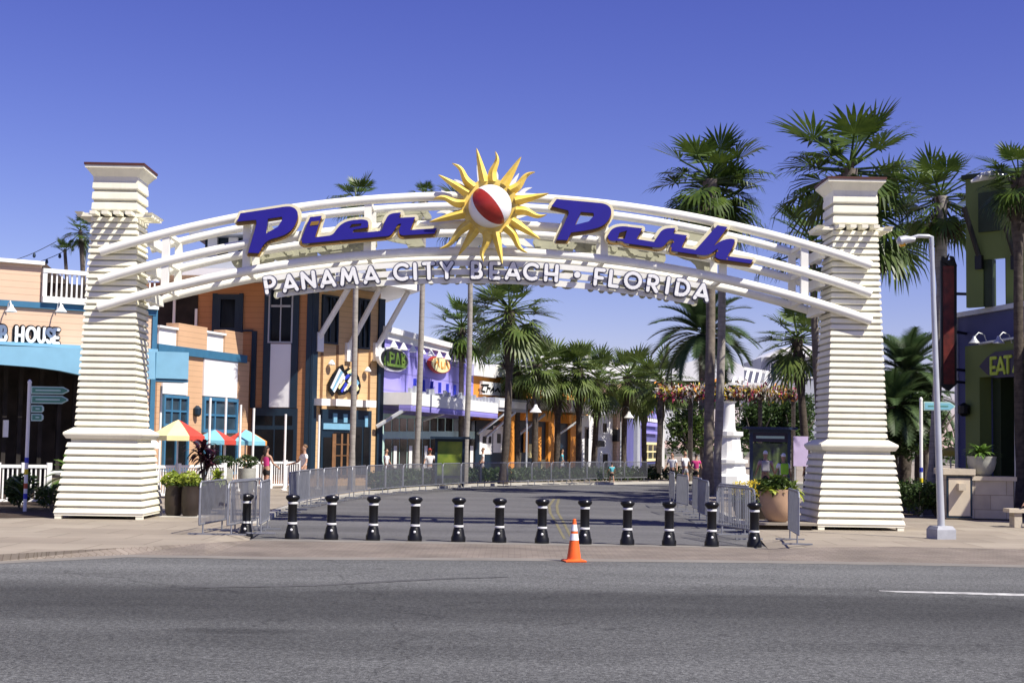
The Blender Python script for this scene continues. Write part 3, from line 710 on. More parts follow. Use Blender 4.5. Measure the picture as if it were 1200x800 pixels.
# sunburst
def sunburst(cu, cv, d, front, label):
    t = thing('sun_emblem', label, 'emblem', AF.P(cu, cv, d), 0, 'sun emblems on the arch')
    S = 35.7 / FPX / 5
    rays = [(104, 358, 0), (85, 333, 1), (59.5, 350, 0), (40, 336, -1), (14, 354, 0), (-7.5, 336, 1), (-32, 352, 0), (-51, 348, 1), (-77, 347, 0), (-96.5, 328, 1), (-122, 343, 0), (-138.5, 388, -1), (-165, 369, 0), (172, 335, 1), (149, 359, 0), (131, 342, 1)]
    m = K['sunyel'] if front else K['white']
    for an, r, wv in rays:
        mb = MB(); a = math.radians(an); n = 12; L_, Rr, Md = [], [], []
        for i in range(n + 1):
            f = i / n; rr = (150 + (r - 150) * f) * S
            off = math.sin(f * 2 * PI * 1.05) * 15 * S * wv * (.35 + .65 * f); wd = (30 * (1 - f) ** .75 + 1.2) * S
            c_ = Vector((cu + rr * math.cos(a) - off * math.sin(a), cv + rr * math.sin(a) + off * math.cos(a))); nn = Vector((-math.sin(a), math.cos(a)))
            L_.append(c_ + nn * wd); Rr.append(c_ - nn * wd); Md.append((c_, wd))
        vs = []; fs = []
        for i in range(n + 1):
            q = 1 if front else -1
            vs += [AF.P(*L_[i], d), AF.P(*Md[i][0], d + q * (.03 + Md[i][1] * .9)), AF.P(*Rr[i], d), AF.P(*Rr[i], d - q * .06), AF.P(*L_[i], d - q * .06)]
        for i in range(n):
            for k in range(5):
                a0 = i * 5 + k; b0 = i * 5 + (k + 1) % 5; fs.append((a0, b0, b0 + 5, a0 + 5))
        fs += [(4, 3, 2, 1, 0), tuple(n * 5 + k for k in range(5))]
        mb.add(vs, fs); mb.build('ray', m, t)
    mb = MB(); q = 1 if front else -1
    ring = [(cu + 166 * S * math.cos(k * PI / 24), cv + 166 * S * math.sin(k * PI / 24)) for k in range(48)]
    mb.prism(AF, ring, min(d - q * .065, d + q * .05), max(d - q * .065, d + q * .05)); mb.build('rim', m, t)
    # beach ball
    mb = MB(); R_ = 128 * S; c0 = AF.P(cu, cv, d + q * .05); nu, nv = 40, 20
    pole = (AF.e * (.42) + Vector((0, 0, 1)) * (-.62) + AF.n * q * .66).normalized() if front else Vector((0, 0, 1))
    pole = (AF.e * (.64) + Vector((0, 0, 1)) * (-.77) + AF.n * q * .02).normalized()
    x_ = (AF.n * q - pole * pole.dot(AF.n * q)).normalized(); y_ = pole.cross(x_)
    for j in range(nv + 1):
        th = PI * j / nv
        for i in range(nu):
            ph = 2 * PI * (i + .5) / nu - PI
            mb.v.append(c0 + (pole * math.cos(th) + (x_ * math.cos(ph) + y_ * math.sin(ph)) * math.sin(th)) * R_)
    for j in range(nv):
        for i in range(nu):
            ph = 2 * PI * (i + 1) / nu - PI
            ph = (ph + PI) % (2 * PI) - PI
            sec = (ph + PI / 6 - .22) / (PI / 3)
            k = int(math.floor(sec)) % 6
            mi = {0: 1, 1: 0, 2: 2, 3: 0, 4: 2, 5: 0}[k] if front else 0
            a = j * nu + i; b = j * nu + (i + 1) % nu
            mb.f.append([a, b, b + nu, a + nu]); mb.m.append(mi)
    mb.build('beach_ball', [K['ballwhite'], K['ballred'], K['ballnavy']], t, smooth=True)
    mb = MB(); mb.fbox(AF, cu - .1, cu + .1, cv - 1.0, cv + .1, min(d - q * .10, (FD if front else RD)), max(d - q * .10, (FD if front else RD))); mb.build('mount', K['tubew'], t)
sd = FD + .42
su, sv = AF.uv(574.4, 242.4, sd)
sunburst(su, sv, sd, True, 'yellow wavy rayed sun with a red and white beach ball at the arch top')
sunburst(su, sv, RD - .3, False, 'white back of the second sun emblem behind the yellow sun on the arch')

# ------------------------------------------------------------------ bollards and cone
bol = proto('bollard', '', 'bollard', 'black bollards across the street mouth')
mb = MB(); mb.lathe([(.155, 0), (.155, .10), (.135, .14), (.115, .26), (.105, .28), (.098, .30), (.098, .74), (.105, .76), (.085, .785), (.15, .86), (.155, .89), (.135, .925), (.07, .945), (.04, .95)], n=20); mb.build('post', K['black'], bol, smooth=True)
for z in (.335, .765):
    mb = MB(); mb.lathe([(.1005, z - .022), (.108, z - .016), (.108, z + .016), (.1005, z + .022)], n=20); mb.build('reflective_ring', K['silver'], bol, smooth=True)
mb = MB(); mb.lathe([(.02, 0), (.028, .008), (.012, .02)], n=10)
for v in mb.v: v.xyz = (v.x, -.118 - v.z, v.y + .20)
mb.build('stud', K['silver'], bol)
mb = MB(); mb.lathe([(.015, 0), (.022, .006), (.01, .014)], n=8)
for v in mb.v: v.xyz = (v.x + .03, -.13 - v.z, v.y + .90)
mb.build('knob', K['silver'], bol)
bxs = [288, 342, 388, 437, 486, 537, 585, 635, 685, 735, 784, 834, 884]
for i, x in enumerate(bxs):
    y = 630 + (x - 288) * 11 / 596.0
    lab = 'black iron bollard with white rings, %s from the left in the row across the street' % ORD[i]
    if i == 12: lab = 'black iron bollard at the right end of the row beside the steel barriers'
    if i == 8: lab = 'black iron bollard just behind the orange traffic cone in the row'
    if i == 0: lab = 'black iron bollard at the left end of the row in front of the steel barriers'
    place(bol, i == 0, G(x, y), random.uniform(-.15, .15), lab)
cone = thing('traffic_cone', 'orange traffic cone with two white bands standing on the road before the bollards', 'traffic cone', G(672.5, 657.5, .004))
cp = G(672.5, 657.5, .004)
mb = MB(); mb.sq([(.19, 0), (.195, .02), (.17, .035)], cp, yaw=.2); mb.build('base', K['orange'], cone)
def cr(z): return .135 - (.135 - .028) * z / .76
mb = MB(); mb.lathe([(cr(.035) + .015, .036), (cr(.05), .05), (cr(.76), .76), (.02, .765)], cp, 24); mb.build('body', K['orange'], cone, smooth=True)
for a, b in ((.38, .50), (.545, .665)):
    mb = MB(); mb.lathe([(cr(a), a), (cr(a) + .004, a + .002), (cr(b) + .004, b - .002), (cr(b), b)], cp, 24); mb.build('white_band', K['whitepanel'], cone, smooth=True)

# ------------------------------------------------------------------ crowd barriers
bar = proto('crowd_barrier', '', 'barrier', 'steel crowd barriers')
mb = MB(); Wb, zb, zt = 2.2, .22, 1.10
mb.path([(-Wb / 2, 0, zb), (-Wb / 2, 0, zt - .12), (-Wb / 2 + .035, 0, zt - .035), (-Wb / 2 + .12, 0, zt), (Wb / 2 - .12, 0, zt), (Wb / 2 - .035, 0, zt - .035), (Wb / 2, 0, zt - .12), (Wb / 2, 0, zb), (-Wb / 2, 0, zb)], .021, 6); mb.build('frame', K['steel'], bar)
mb = MB()
for k in range(1, 22):
    x = -Wb / 2 + Wb * k / 22; mb.tube((x, 0, zb), (x, 0, zt), .0095, n=5)
mb.build('upright_bars', K['steel'], bar)
for s_ in (-1, 1):
    mb = MB(); mb.box((s_ * .8, 0, .015), (.07, .62, .03)); mb.tube((s_ * .8, 0, .02), (s_ * .8, 0, zb), .018, n=6); mb.build('foot', K['steel'], bar)
nb = [0]
def barrier(a, b, label, z=.12):
    a, b = Vector(a), Vector(b); c = (a + b) / 2; c.z = z; an = math.atan2(b.y - a.y, b.x - a.x); L = (b - a).length
    o = place(bar, nb[0] == 0, c, an, label, (max(.8, min(1.25, L / 2.2)), 1, 1)); nb[0] += 1
# row along the left kerb
line = [G(338, 601, .12), G(355, 594, .12), G(391, 586.5, .12), G(426, 581, .12), G(477, 576, .12), G(555, 570.6, .12), G(620, 568.6, .12), Vector((5.4, 79.4, 0)), Vector((8.0, 82.6, 0))]
def resample(pts, step):
    out = [pts[0].copy()]; acc = 0; cur = pts[0].copy()
    for p in pts[1:]:
        while (p - cur).length > step - acc:
            cur = cur + (p - cur).normalized() * (step - acc); out.append(cur.copy()); acc = 0
        acc += (p - cur).length; cur = p.copy()
    return out
rs = resample(line, 2.28)
for i in range(len(rs) - 1):
    d = (rs[i + 1] - rs[i]).normalized() * .04
    barrier(rs[i] + d, rs[i + 1] - d, 'steel crowd barrier along the left kerb, %s counting from the near end' % ORD[i])
cl = [((233, 627), (266, 619.5), 'steel crowd barrier nearest the left pillar, facing its dark flower pots'),
      ((266, 627.5), (304, 619.5), 'steel crowd barrier angled beside the leftmost bollard, in front of its stack'),
      ((270, 623), (310, 616), 'middle steel crowd barrier of the stack beside the leftmost bollard'),
      ((304, 626), (325, 612), 'steel crowd barrier just right of the leftmost bollard, edge on to the road')]
for a, b, l in cl: barrier(G(*a, .12), G(*a, .12) + (G(*b, .12) - G(*a, .12)).normalized() * 2.15, l)
crr = [((884, 633), (838, 625), 'steel crowd barrier at the right end of the bollards, turned towards the road'),
       ((878, 627), (836, 619), 'steel crowd barrier leaning in behind the one at the right end of the bollards'),
       ((830, 614), (814, 607), 'steel crowd barrier seen edge on behind the second bollard from the right'),
       ((822, 607), (806, 600), 'narrow looking steel crowd barrier beside the right kerb palm trunks'),
       ((806, 600), (784, 593.5), 'steel crowd barrier near the third bollard from the right'),
       ((790, 592), (777, 585), 'steel crowd barrier farthest back in the right hand line'),
       ((936, 639), (905, 618), 'lone steel crowd barrier between the terracotta planter and the right pillar')]
for a, b, l in crr:
    A = G(*a, .12); barrier(A, A + (G(*b, .12) - A).normalized() * 2.2, l)

# ------------------------------------------------------------------ palms
def fan_leaf(mb, base, az, elv, Lp, Rf, droop, nbl=18, fold=.25):
    h = Vector((math.cos(az), math.sin(az), 0)); t0 = (h * math.cos(elv) + Vector((0, 0, 1)) * math.sin(elv)).normalized()
    p1 = base + t0 * Lp - Vector((0, 0, Lp * Lp * .16)); t = (t0 - Vector((0, 0, .32 * Lp))).normalized()
    s_ = Vector((-math.sin(az), math.cos(az), 0)); n = s_.cross(t) * -1
    if n.z < 0 and elv > 0: n = -n
    wv = .018
    mb.add([base + s_ * wv, base - s_ * wv, p1 - s_ * wv * .7, p1 + s_ * wv * .7, base + n * wv, base - n * wv, p1 - n * wv * .7, p1 + n * wv * .7], [(0, 1, 2, 3), (4, 5, 6, 7)])
    span = math.radians(104); st = 2 * span / (nbl - 1)
    tw = random.uniform(-.3, .3)
    for i in range(nbl):
        ph = -span + st * i + random.uniform(-.04, .04)
        b = (t * math.cos(ph) + s_ * math.sin(ph) + n * (fold * abs(math.sin(ph)) + tw * math.sin(ph) * .4)).normalized()
        Lr = Rf * (.72 + .28 * math.cos(ph)) * random.uniform(.88, 1.08)
        sd_ = b.cross(n).normalized()
        w0 = Lr * .47 * math.tan(st / 2) * 1.02
        c1 = p1 + b * Lr * .48 - Vector((0, 0, droop * Lr * .05)); c2 = p1 + b * Lr * .76 - Vector((0, 0, droop * Lr * .20)); c3 = p1 + b * Lr * (1 - .14 * droop) - Vector((0, 0, droop * Lr * .55))
        o = len(mb.v)
        mb.v += [p1, c1 + sd_ * w0, c1 - sd_ * w0, c2 + sd_ * w0 * .5, c2 - sd_ * w0 * .5, c3]
        mb.f += [[o, o + 2, o + 1], [o + 1, o + 2, o + 4, o + 3], [o + 3, o + 4, o + 5]]; mb.m += [0, 0, 0]
def raw_mesh(mb, name, m):
    me = bpy.data.meshes.new(name); me.from_pydata([tuple(v) for v in mb.v], [], mb.f)
    for x in (m if isinstance(m, (list, tuple)) else [m]): me.materials.append(x)
    me.polygons.foreach_set("material_index", mb.m); me.update(); return me
def crown_fan(seed, m, n=40, lo=-50, Lp=.55, Rf=.52, droop=.7, dead=0):
    random.seed(seed); mb = MB(); ga = 2.39996
    for i in range(n):
        f = (i + .5) / n; hs = .95 - f * (.95 - math.sin(math.radians(lo))); elv = math.asin(max(-.9, min(.97, hs + random.uniform(-.14, .14))))
        fan_leaf(mb, Vector((0, 0, .10 - .20 * f)), i * ga + random.uniform(-.6, .6), elv, Lp * random.uniform(.75, 1.15), Rf * random.uniform(.75, 1.15), droop * (.10 + .95 * f ** 1.4) * random.uniform(.4, 1.7))
    rs_ = sorted(math.hypot(q.x, q.y) for q in mb.v); q_ = 1.0 / rs_[int(len(rs_) * .97)]
    mb.v = [q * q_ for q in mb.v]
    k = len(mb.f)
    for i in range(dead):
        fan_leaf(mb, Vector((0, 0, -.15)), i * ga, math.radians(random.uniform(-85, -60)), .35, .45, .2)
    mb.m = [0] * k + [1] * (len(mb.f) - k)
    return raw_mesh(mb, 'crown', [m, K['deadleaf']])
def crown_feather(seed, m, n=44, lo=-30, L=1.0):
    random.seed(seed); mb = MB(); ga = 2.39996
    for i in range(n):
        f = (i + .5) / n; elv = math.radians(84 - (84 - lo) * f + random.uniform(-7, 7)); az = i * ga + random.uniform(-.25, .25)
        h = Vector((math.cos(az), math.sin(az), 0)); s_ = Vector((-math.sin(az), math.cos(az), 0)); LL = L * random.uniform(.85, 1.1)
        pts = []; p = Vector((0, 0, 0)); e = elv; ns = 14
        for k in range(ns + 1):
            pts.append((p.copy(), e)); p = p + (h * math.cos(e) + Vector((0, 0, 1)) * math.sin(e)) * (LL / ns); e -= .075 + .02 * f
        for k in range(ns):
            a, b = pts[k][0], pts[k + 1][0]; wv = .014
            mb.add([a + s_ * wv, a - s_ * wv, b - s_ * wv, b + s_ * wv], [(0, 1, 2, 3)])
            if k < 2: continue
            tt = (b - a).normalized(); nn = s_.cross(tt)
            for sg in (-1, 1):
                for q in range(4):
                    c = a + (b - a) * (q / 4); l = .34 * math.sin(PI * (.18 + .78 * k / ns)) * random.uniform(.8, 1.1)
                    dr = (s_ * sg * .85 + tt * .75 + nn * -.25 + Vector((0, 0, -.1))).normalized()
                    mb.add([c + tt * .017, c - tt * .017, c + dr * l], [(0, 1, 2)])
    return raw_mesh(mb, 'crown', [m])
CR = {'x0': crown_fan(15, K['palm'], 20, -75, .45, .55, 1.3, 4), 'x1': crown_fan(16, K['palm'], 12, 25, .6, .5, .5), 'w0': crown_fan(1, K['palm'], 30, -46, .52, .58, 1.0, 7), 'w1': crown_fan(12, K['palm'], 22, -34, .54, .56, 1.0, 2), 'w2': crown_fan(3, K['palm'], 33, -54, .52, .58, 1.0, 8),
      's0': crown_fan(4, K['sabal'], 42, -58, .52, .60, .8), 's1': crown_fan(5, K['sabal'], 38, -65, .55, .56, .9), 'n0': crown_fan(6, K['palm'], 15, 42, .62, .5, .4),
      'd0': crown_feather(7, K['datepalm'], 46, -28, 1.25), 'd1': crown_feather(8, K['datepalm'], 40, 8, 1.25)}
random.seed(5)
def palm(label, bx, Y, tx, ty, r, kind, bark='bark', rt=.15, group='fan palms in the shopping street', by=None, zb=.12, name='fan_palm', cat='palm tree', boots=0, sq=(1, 1, 1)):
    """base pixel column bx at depth Y; crown centre pixel (tx,ty), crown radius in pixels r"""
    T = AT(tx, ty, Y); B = AT(bx, 520, Y); B.z = zb
    t = thing(name, label, cat, B, 0, group)
    mb = MB(); n = 14; H = T.z - zb; pts = []; rr = []
    bend = random.uniform(-.12, .12)
    for i in range(n + 1):
        f = i / n; p = B.lerp(T, f); p.x += math.sin(f * PI) * bend; pts.append(p)
        q = rt * (1.35 - .5 * min(1, f * 7)) if f < .15 else rt * (1.0 - .22 * f)
        if boots and f > 1 - boots: q = rt * (1.25 + .25 * math.sin(f * 40))
        rr.append(q)
    pts[-1].z += .05
    mb.path(pts, rr, 12); tr = mb.build('trunk', K[bark], t, smooth=True)
    if boots:
        mb = MB()
        for k in range(int(26 * boots * H / 2)):
            f = 1 - boots * random.random(); a = random.uniform(0, 2 * PI); p = B.lerp(T, f); e = Vector((math.cos(a), math.sin(a), 0)); s_ = Vector((-e.y, e.x, 0))
            q = p + e * rt * 1.0; tip = q + e * .16 + Vector((0, 0, .26))
            mb.hexa([q + s_ * .07, q - s_ * .07, q - s_ * .07 + e * .05, q + s_ * .07 + e * .05, tip + s_ * .035, tip - s_ * .035, tip - s_ * .035 + e * .02, tip + s_ * .035 + e * .02])
        mb.build('leaf_boots', K['barkdark'], t)
    c = bpy.data.objects.new('crown', CR[kind]); COL.objects.link(c); c.parent = t
    s_ = r * Y / FPX / 1.0
    c.location = T - B; c.scale = (s_ * sq[0], s_ * sq[1], s_ * sq[2]); c.rotation_euler = (random.uniform(-.08, .08), random.uniform(-.08, .08), random.uniform(0, 6.28))
    return t
palm('tall slender fan palm with its crown just over the word Pier, left side of street', 413, 60, 418, 236, 38, 'w1', 'barkpale', .13)
palm('tall slender fan palm second along the left kerb with crown left of the sun', 488, 66, 497, 229, 21, 'w1', 'barkpale', .14)
palm('tall slender fan palm with its crown hidden behind the sun emblem', 545, 69, 551, 250, 42, 'w0', 'barkpale', .14)
palm('short dark fan palm just left of the thick trunked palm in mid street', 541, 80, 541, 385, 44, 'w2', 'bark', .16, boots=.2)
palm('thick trunked fan palm with a big round crown under the arch centre', 590, 72, 597, 366, 56, 's0', 'barkdark', .20, boots=.35)
for lab, bx, Y, tx, ty, r, k in [
    ('sabal palm at the left end of the low row before the orange shop', 607, 88, 606, 432, 36, 's1'),
    ('sabal palm in the low row standing behind the black street lamp', 627, 86, 630, 428, 38, 's0'),
    ('sabal palm in the low row right of the black street lamp', 652, 90, 653, 438, 40, 's1'),
    ('sabal palm with the tallest crown of the low row', 678, 90, 678, 432, 38, 's0'),
    ('sabal palm in front of the white shop wall', 695, 94, 701, 446, 38, 's1'),
    ('sabal palm in front of the blue shop corner', 731, 98, 736, 442, 42, 's0'),
    ('sabal palm with a low crown before the blue shop sign stripes', 756, 104, 756, 456, 36, 's0'),
    ('sabal palm leaning out left of the low row, next to the thick trunked palm', 572, 92, 572, 430, 36, 's1'),
    ('sabal palm at the right end of the low row beside the flowering pergola', 770, 92, 774, 446, 40, 's1')]:
    palm(lab, bx, Y, tx, ty, r * 1.0, k, 'barkdark', .2, boots=.4, group='sabal palms lining the far side of the street')
palm('small palm top rising behind the far white roof', 735, 150, 735, 424, 14, 'w1', 'bark', .2)
palm('tall fan palm with dark trunk at the right kerb, crown right of the word Park', 829, 60, 832, 212, 68, 'w0', 'bark', .22, boots=.10)
palm('tall fan palm with pale trunk touching the darker one at the right kerb', 839, 61.5, 846, 236, 56, 'w2', 'barkpale', .19)
palm('big fan palm standing directly behind the right pillar cap', 985, 52, 996, 200, 88, 'w0', 'bark', .2, boots=.12)
palm('fan palm behind the right pillar with a lower spreading crown', 1012, 56, 1030, 258, 74, 'w2', 'bark', .2)
palm('low palm crown poking out left of the right pillar top', 968, 60, 952, 284, 66, 'w1', 'bark', .18)
palm('bushy fan palm left of the right pillar with dark trunk', 948, 66, 934, 398, 50, 's1', 'barkdark', .2, boots=.3)
palm('tall fan palm beside the red blade sign, right of the right pillar', 1089, 50, 1103, 232, 62, 'w2', 'barkpale', .17, boots=.22)
palm('fan palm at the right edge in front of the green tower', 1197, 44, 1194, 212, 54, 'w2', 'barkdark', .17, boots=.2)
palm('feathery date palm behind the twin right kerb trunks', 826, 84, 824, 392, 60, 'd0', 'bark', .25, group='date palms', name='date_palm')
palm('bushy date palm with upright fronds right of the right pillar', 1060, 62, 1062, 440, 56, 'd1', 'barkdark', .3, group='date palms', name='date_palm', sq=(1, 1, 1.1))
palm('lower feathery date palm with arching fronds right of the right pillar', 1047, 60, 1048, 478, 52, 'd0', 'barkdark', .28, group='date palms', name='date_palm')
palm('date palm with hanging fronds beside the pale palm trunk', 1078, 64, 1078, 470, 50, 'd0', 'barkdark', .28, group='date palms', name='date_palm')
palm('small wilted palm left of the other one on the roof deck', 76, 54, 76, 294, 17, 'x1', 'barkdark', .08, zb=6.6, group='wilted palms on the roof deck')
palm('taller wilted palm on the roof deck beside the left pillar', 92.5, 54, 94, 272, 21, 'x0', 'barkdark', .10, zb=6.6, group='wilted palms on the roof deck')

# ------------------------------------------------------------------ foliage helpers
def leaf_cloud(mb, c, R, n, size, mi=0, shell=.45):
    c = Vector(c)
    for _ in range(n):
        d = Vector((random.gauss(0, 1), random.gauss(0, 1), random.gauss(0, 1))).normalized(); q = random.uniform(shell, 1) ** .6
        q *= 1 + .16 * math.sin(d.x * 7 + c.x) * math.sin(d.z * 6 + c.y)
        p = c + Vector((d.x * R[0] * q, d.y * R[1] * q, d.z * R[2] * q))
        a = Vector((random.gauss(0, 1), random.gauss(0, 1), random.gauss(0, .7))).normalized(); b = a.cross(Vector((random.gauss(0, 1), random.gauss(0, 1), random.gauss(0, 1)))).normalized()
        s_ = size * random.uniform(.6, 1.3)
        o = len(mb.v); mb.v += [p - a * s_, p + b * s_ * .45, p + a * s_, p - b * s_ * .45]; mb.f.append([o, o + 1, o + 2, o + 3]); mb.m.append(mi)
    return mb
def cloud_obj(name, parts, m, parent=None):
    mb = MB()
    for c, R, n, s_ in parts: leaf_cloud(mb, c, R, n, s_)
    me = raw_mesh(mb, name, m); o = bpy.data.objects.new(name, me); COL.objects.link(o)
    if parent: o.parent = parent; o.matrix_parent_inverse = world_inv(parent)
    return o
def stems(parent, B, n, sp, h, r=.02, m='bark'):
    mb = MB()
    for k in range(n):
        a = 2 * PI * k / n + random.random(); mb.path([B, B + Vector((math.cos(a) * sp * .4, math.sin(a) * sp * .4, h * .5)), B + Vector((math.cos(a) * sp, math.sin(a) * sp, h))], [r, r * .8, r * .4], 5)
    return mb.build('stems', K[m], parent)
def bush(label, B, R, n, s_, m='bush', name='bush', cat='bush', group=None):
    t = thing(name, label, cat, B, 0, group); B = Vector(B)
    stems(t, B, 5, R[0] * .6, R[2] * 1.2)
    ps = []
    for k in range(6):
        o = Vector((random.uniform(-.5, .5) * R[0], random.uniform(-.5, .5) * R[1], R[2] * random.uniform(.7, 1.25)))
        ps.append((B + o, (R[0] * .62, R[1] * .62, R[2] * .62), n // 6, s_))
    cloud_obj('foliage', ps, K[m], t); return t
def tree(label, B, H, R, n, s_, m='bush'):
    t = thing('leafy_tree', label, 'tree', B, 0); B = Vector(B); mb = MB()
    mb.path([B, B + Vector((.05, 0, H * .35)), B + Vector((0, 0, H * .6))], [.16, .12, .09], 8)
    for k in range(6):
        a = k * 1.05; mb.path([B + Vector((0, 0, H * .4)), B + Vector((math.cos(a) * R * .5, math.sin(a) * R * .5, H * .65)), B + Vector((math.cos(a) * R * .8, math.sin(a) * R * .8, H * .8))], [.08, .05, .02], 6)
    mb.build('trunk', K['bark'], t)
    ps = []
    for k in range(16):
        a = random.uniform(0, 2 * PI); q = random.uniform(0, .8) * R
        ps.append((B + Vector((math.cos(a) * q, math.sin(a) * q, H * random.uniform(.5, .92))), (R * .42, R * .42, H * .15), n // 16, s_))
    cloud_obj('crown', ps, K[m], t); return t

# ------------------------------------------------------------------ buildings
def vprism(mb, pts, z0, z1, mi=0, inset=None):
    n = len(pts); tp = inset or pts
    vs = [Vector((p[0], p[1], z0)) for p in pts] + [Vector((p[0], p[1], z1)) for p in tp]
    return mb.add(vs, [tuple(range(n))[::-1], tuple(range(n, 2 * n))] + [(i, (i + 1) % n, (i + 1) % n + n, i + n) for i in range(n)], mi)
def fpart(name, m, parent, fr, rects, d0, d1):
    for r in rects:
        mb = MB(); mb.fpx(fr, *r, d0, d1); o = mb.build(name, K[m] if isinstance(m, str) else m, parent)
    return o
def window(parent, fr, r, frame='midblue', glass='glass', cols=2, rows=1, fw=.09, d=.0, name='window'):
    u0, v1 = fr.uv(r[0], r[1])[0], fr.uv((r[0] + r[2]) / 2, r[1])[1]; u1, v0 = fr.uv(r[2], r[3])[0], fr.uv((r[0] + r[2]) / 2, r[3])[1]
    mb = MB()
    mb.fbox(fr, u0, u1, v0, v0 + fw, d, d + .11); mb.fbox(fr, u0, u1, v1 - fw, v1, d, d + .11)
    mb.fbox(fr, u0, u0 + fw, v0 + fw, v1 - fw, d, d + .11); mb.fbox(fr, u1 - fw, u1, v0 + fw, v1 - fw, d, d + .11)
    for k in range(1, cols):
        u = u0 + (u1 - u0) * k / cols; mb.fbox(fr, u - fw * .35, u + fw * .35, v0 + fw, v1 - fw, d, d + .09)
    for k in range(1, rows):
        v = v0 + (v1 - v0) * k / rows
        for c in range(cols):
            ua = u0 + (u1 - u0) * c / cols + fw * (1 if c == 0 else .35); ub = u0 + (u1 - u0) * (c + 1) / cols - fw * (1 if c == cols - 1 else .35)
            mb.fbox(fr, ua, ub, v - fw * .3, v + fw * .3, d, d + .085)
    w_ = mb.build(name, K[frame], parent)
    mb = MB(); mb.fbox(fr, u0 + fw * .5, u1 - fw * .5, v0 + fw * .5, v1 - fw * .5, d + .005, d + .03); mb.build('pane', K[glass], w_)
    return w_
def gooseneck(parent, p, out, m='white', s=1.0, side=Vector((0, 0, 0))):
    mb = MB(); mb.path([p, p + Vector((0, 0, .28 * s)) + out * .12 * s, p + Vector((0, 0, .34 * s)) + out * .36 * s, p + Vector((0, 0, .20 * s)) + out * .52 * s], .022 * s, 6)
    o = mb.build('gooseneck_lamp', K[m], parent, smooth=True)
    q = p + out * .54 * s
    mb = MB(); mb.lathe([(.05 * s, .22 * s), (.07 * s, .14 * s), (.20 * s, -.02 * s), (.19 * s, -.03 * s), (.03 * s, .10 * s)], q, 12); mb.build('lamp_shade', K[m], o, smooth=True)
    return o

# --- peach restaurant, far left
f1 = Fr((-20.3, 45.81), (-12.6, 50.8))
b1 = thing('restaurant_building', 'pale peach restaurant with teal band and sky blue awning at the far left', 'building', f1.P(f1.L, 0))
u48 = f1.uv(48, 340)[0]; uL, uR = -14.0, f1.L
zr = f1.uv(25, 309)[1]; zb0, zb1 = f1.uv(40, 361)[1], f1.uv(40, 354)[1]; zaw = f1.uv(60, 406)[1]
mb = MB(); mb.fbox(f1, uL, u48, zb1, zr, -9, 0); mb.fbox(f1, uL, uR, zaw, zb0, -9, 0); mb.fbox(f1, u48, uR, zb0, zb1 + .05, -9, -.02)
mb.fbox(f1, uL, uR, 0, zaw, -9, -3.2); mb.fbox(f1, uR - .5, uR, 0, zaw, -3.2, 0); mb.build('siding_wall', K['peachpale'], b1)
mb = MB(); mb.fbox(f1, uL, uR + .06, zb0, zb1, .003, .09); mb.fbox(f1, uR - .05, uR + .12, 0.12, zb0 + 1.0, -.4, .07); mb.build('teal_trim', K['teal'], b1)
mb = MB(); mb.fbox(f1, uL, u48 + .05, zr, zr + .12, -9, .18); mb.build('roof_edge', K['white'], b1)
mb = MB(); z2 = zr
mb.add([f1.P(uL, zr + .125, -.1), f1.P(u48 + .1, zr + .125, -.1), f1.P(uR - .4, zb1 + .06, -4.0), f1.P(uR - .4, zr + .2, -9), f1.P(uL, zr + .95, -6)], [(0, 1, 3, 4), (1, 2, 3)]); mb.build('roof', K['roofgrey'], b1)
# balcony
bz0, bz1 = f1.uv(80, 351)[1], f1.uv(80, 317)[1]
bal = MB(); bal.fbox(f1, u48 + .02, uR + .1, bz0 - .16, bz0 + .05, -.1, .22); bal.fbox(f1, u48 + .02, uR + .1, bz1 - .14, bz1, -.02, .16)
bal.fbox(f1, u48 + .02, u48 + .16, bz0 + .05, bz1 - .14, .0, .14); bal = bal.build('balcony_rail', K['white'], b1)
mb = MB(); u = u48 + .3
while u < uR: mb.fbox(f1, u, u + .05, bz0 + .05, bz1 - .14, .05, .10); u += .17
mb.build('balusters', K['white'], bal)
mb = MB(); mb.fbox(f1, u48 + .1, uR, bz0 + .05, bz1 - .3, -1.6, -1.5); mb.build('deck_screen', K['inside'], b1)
# awning with curved lower edge
aw = [f1.uv(x, y, .9) for x, y in ((-120, 399), (0, 405), (100, 408), (182, 411.5), (182, 444), (120, 443.5), (98, 440), (70, 434), (40, 430), (0, 427), (-120, 420))]
mb = MB(); mb.prism(f1, aw, .55, .9); mb.fbox(f1, uL, uR, zaw - .05, zaw + .06, 0, .55); mb.build('awning', K['skyawn'], b1)
ca = thing('corner_canopy', 'small flat sky blue canopy between the left pillar and the umbrellas', 'canopy', AT(200, 430, 51.2))
fc = Fr((AT(176, 430, 51.2).x, 51.0), (AT(221, 430, 51.2).x, 51.6)); fpart('canopy_panel', 'skyawn', ca, fc, [(177, 412, 220.5, 443.5)], -1.2, 0)
fpart('bracket', 'teal', ca, fc, [(179, 444, 221, 447)], -1.1, -.05)
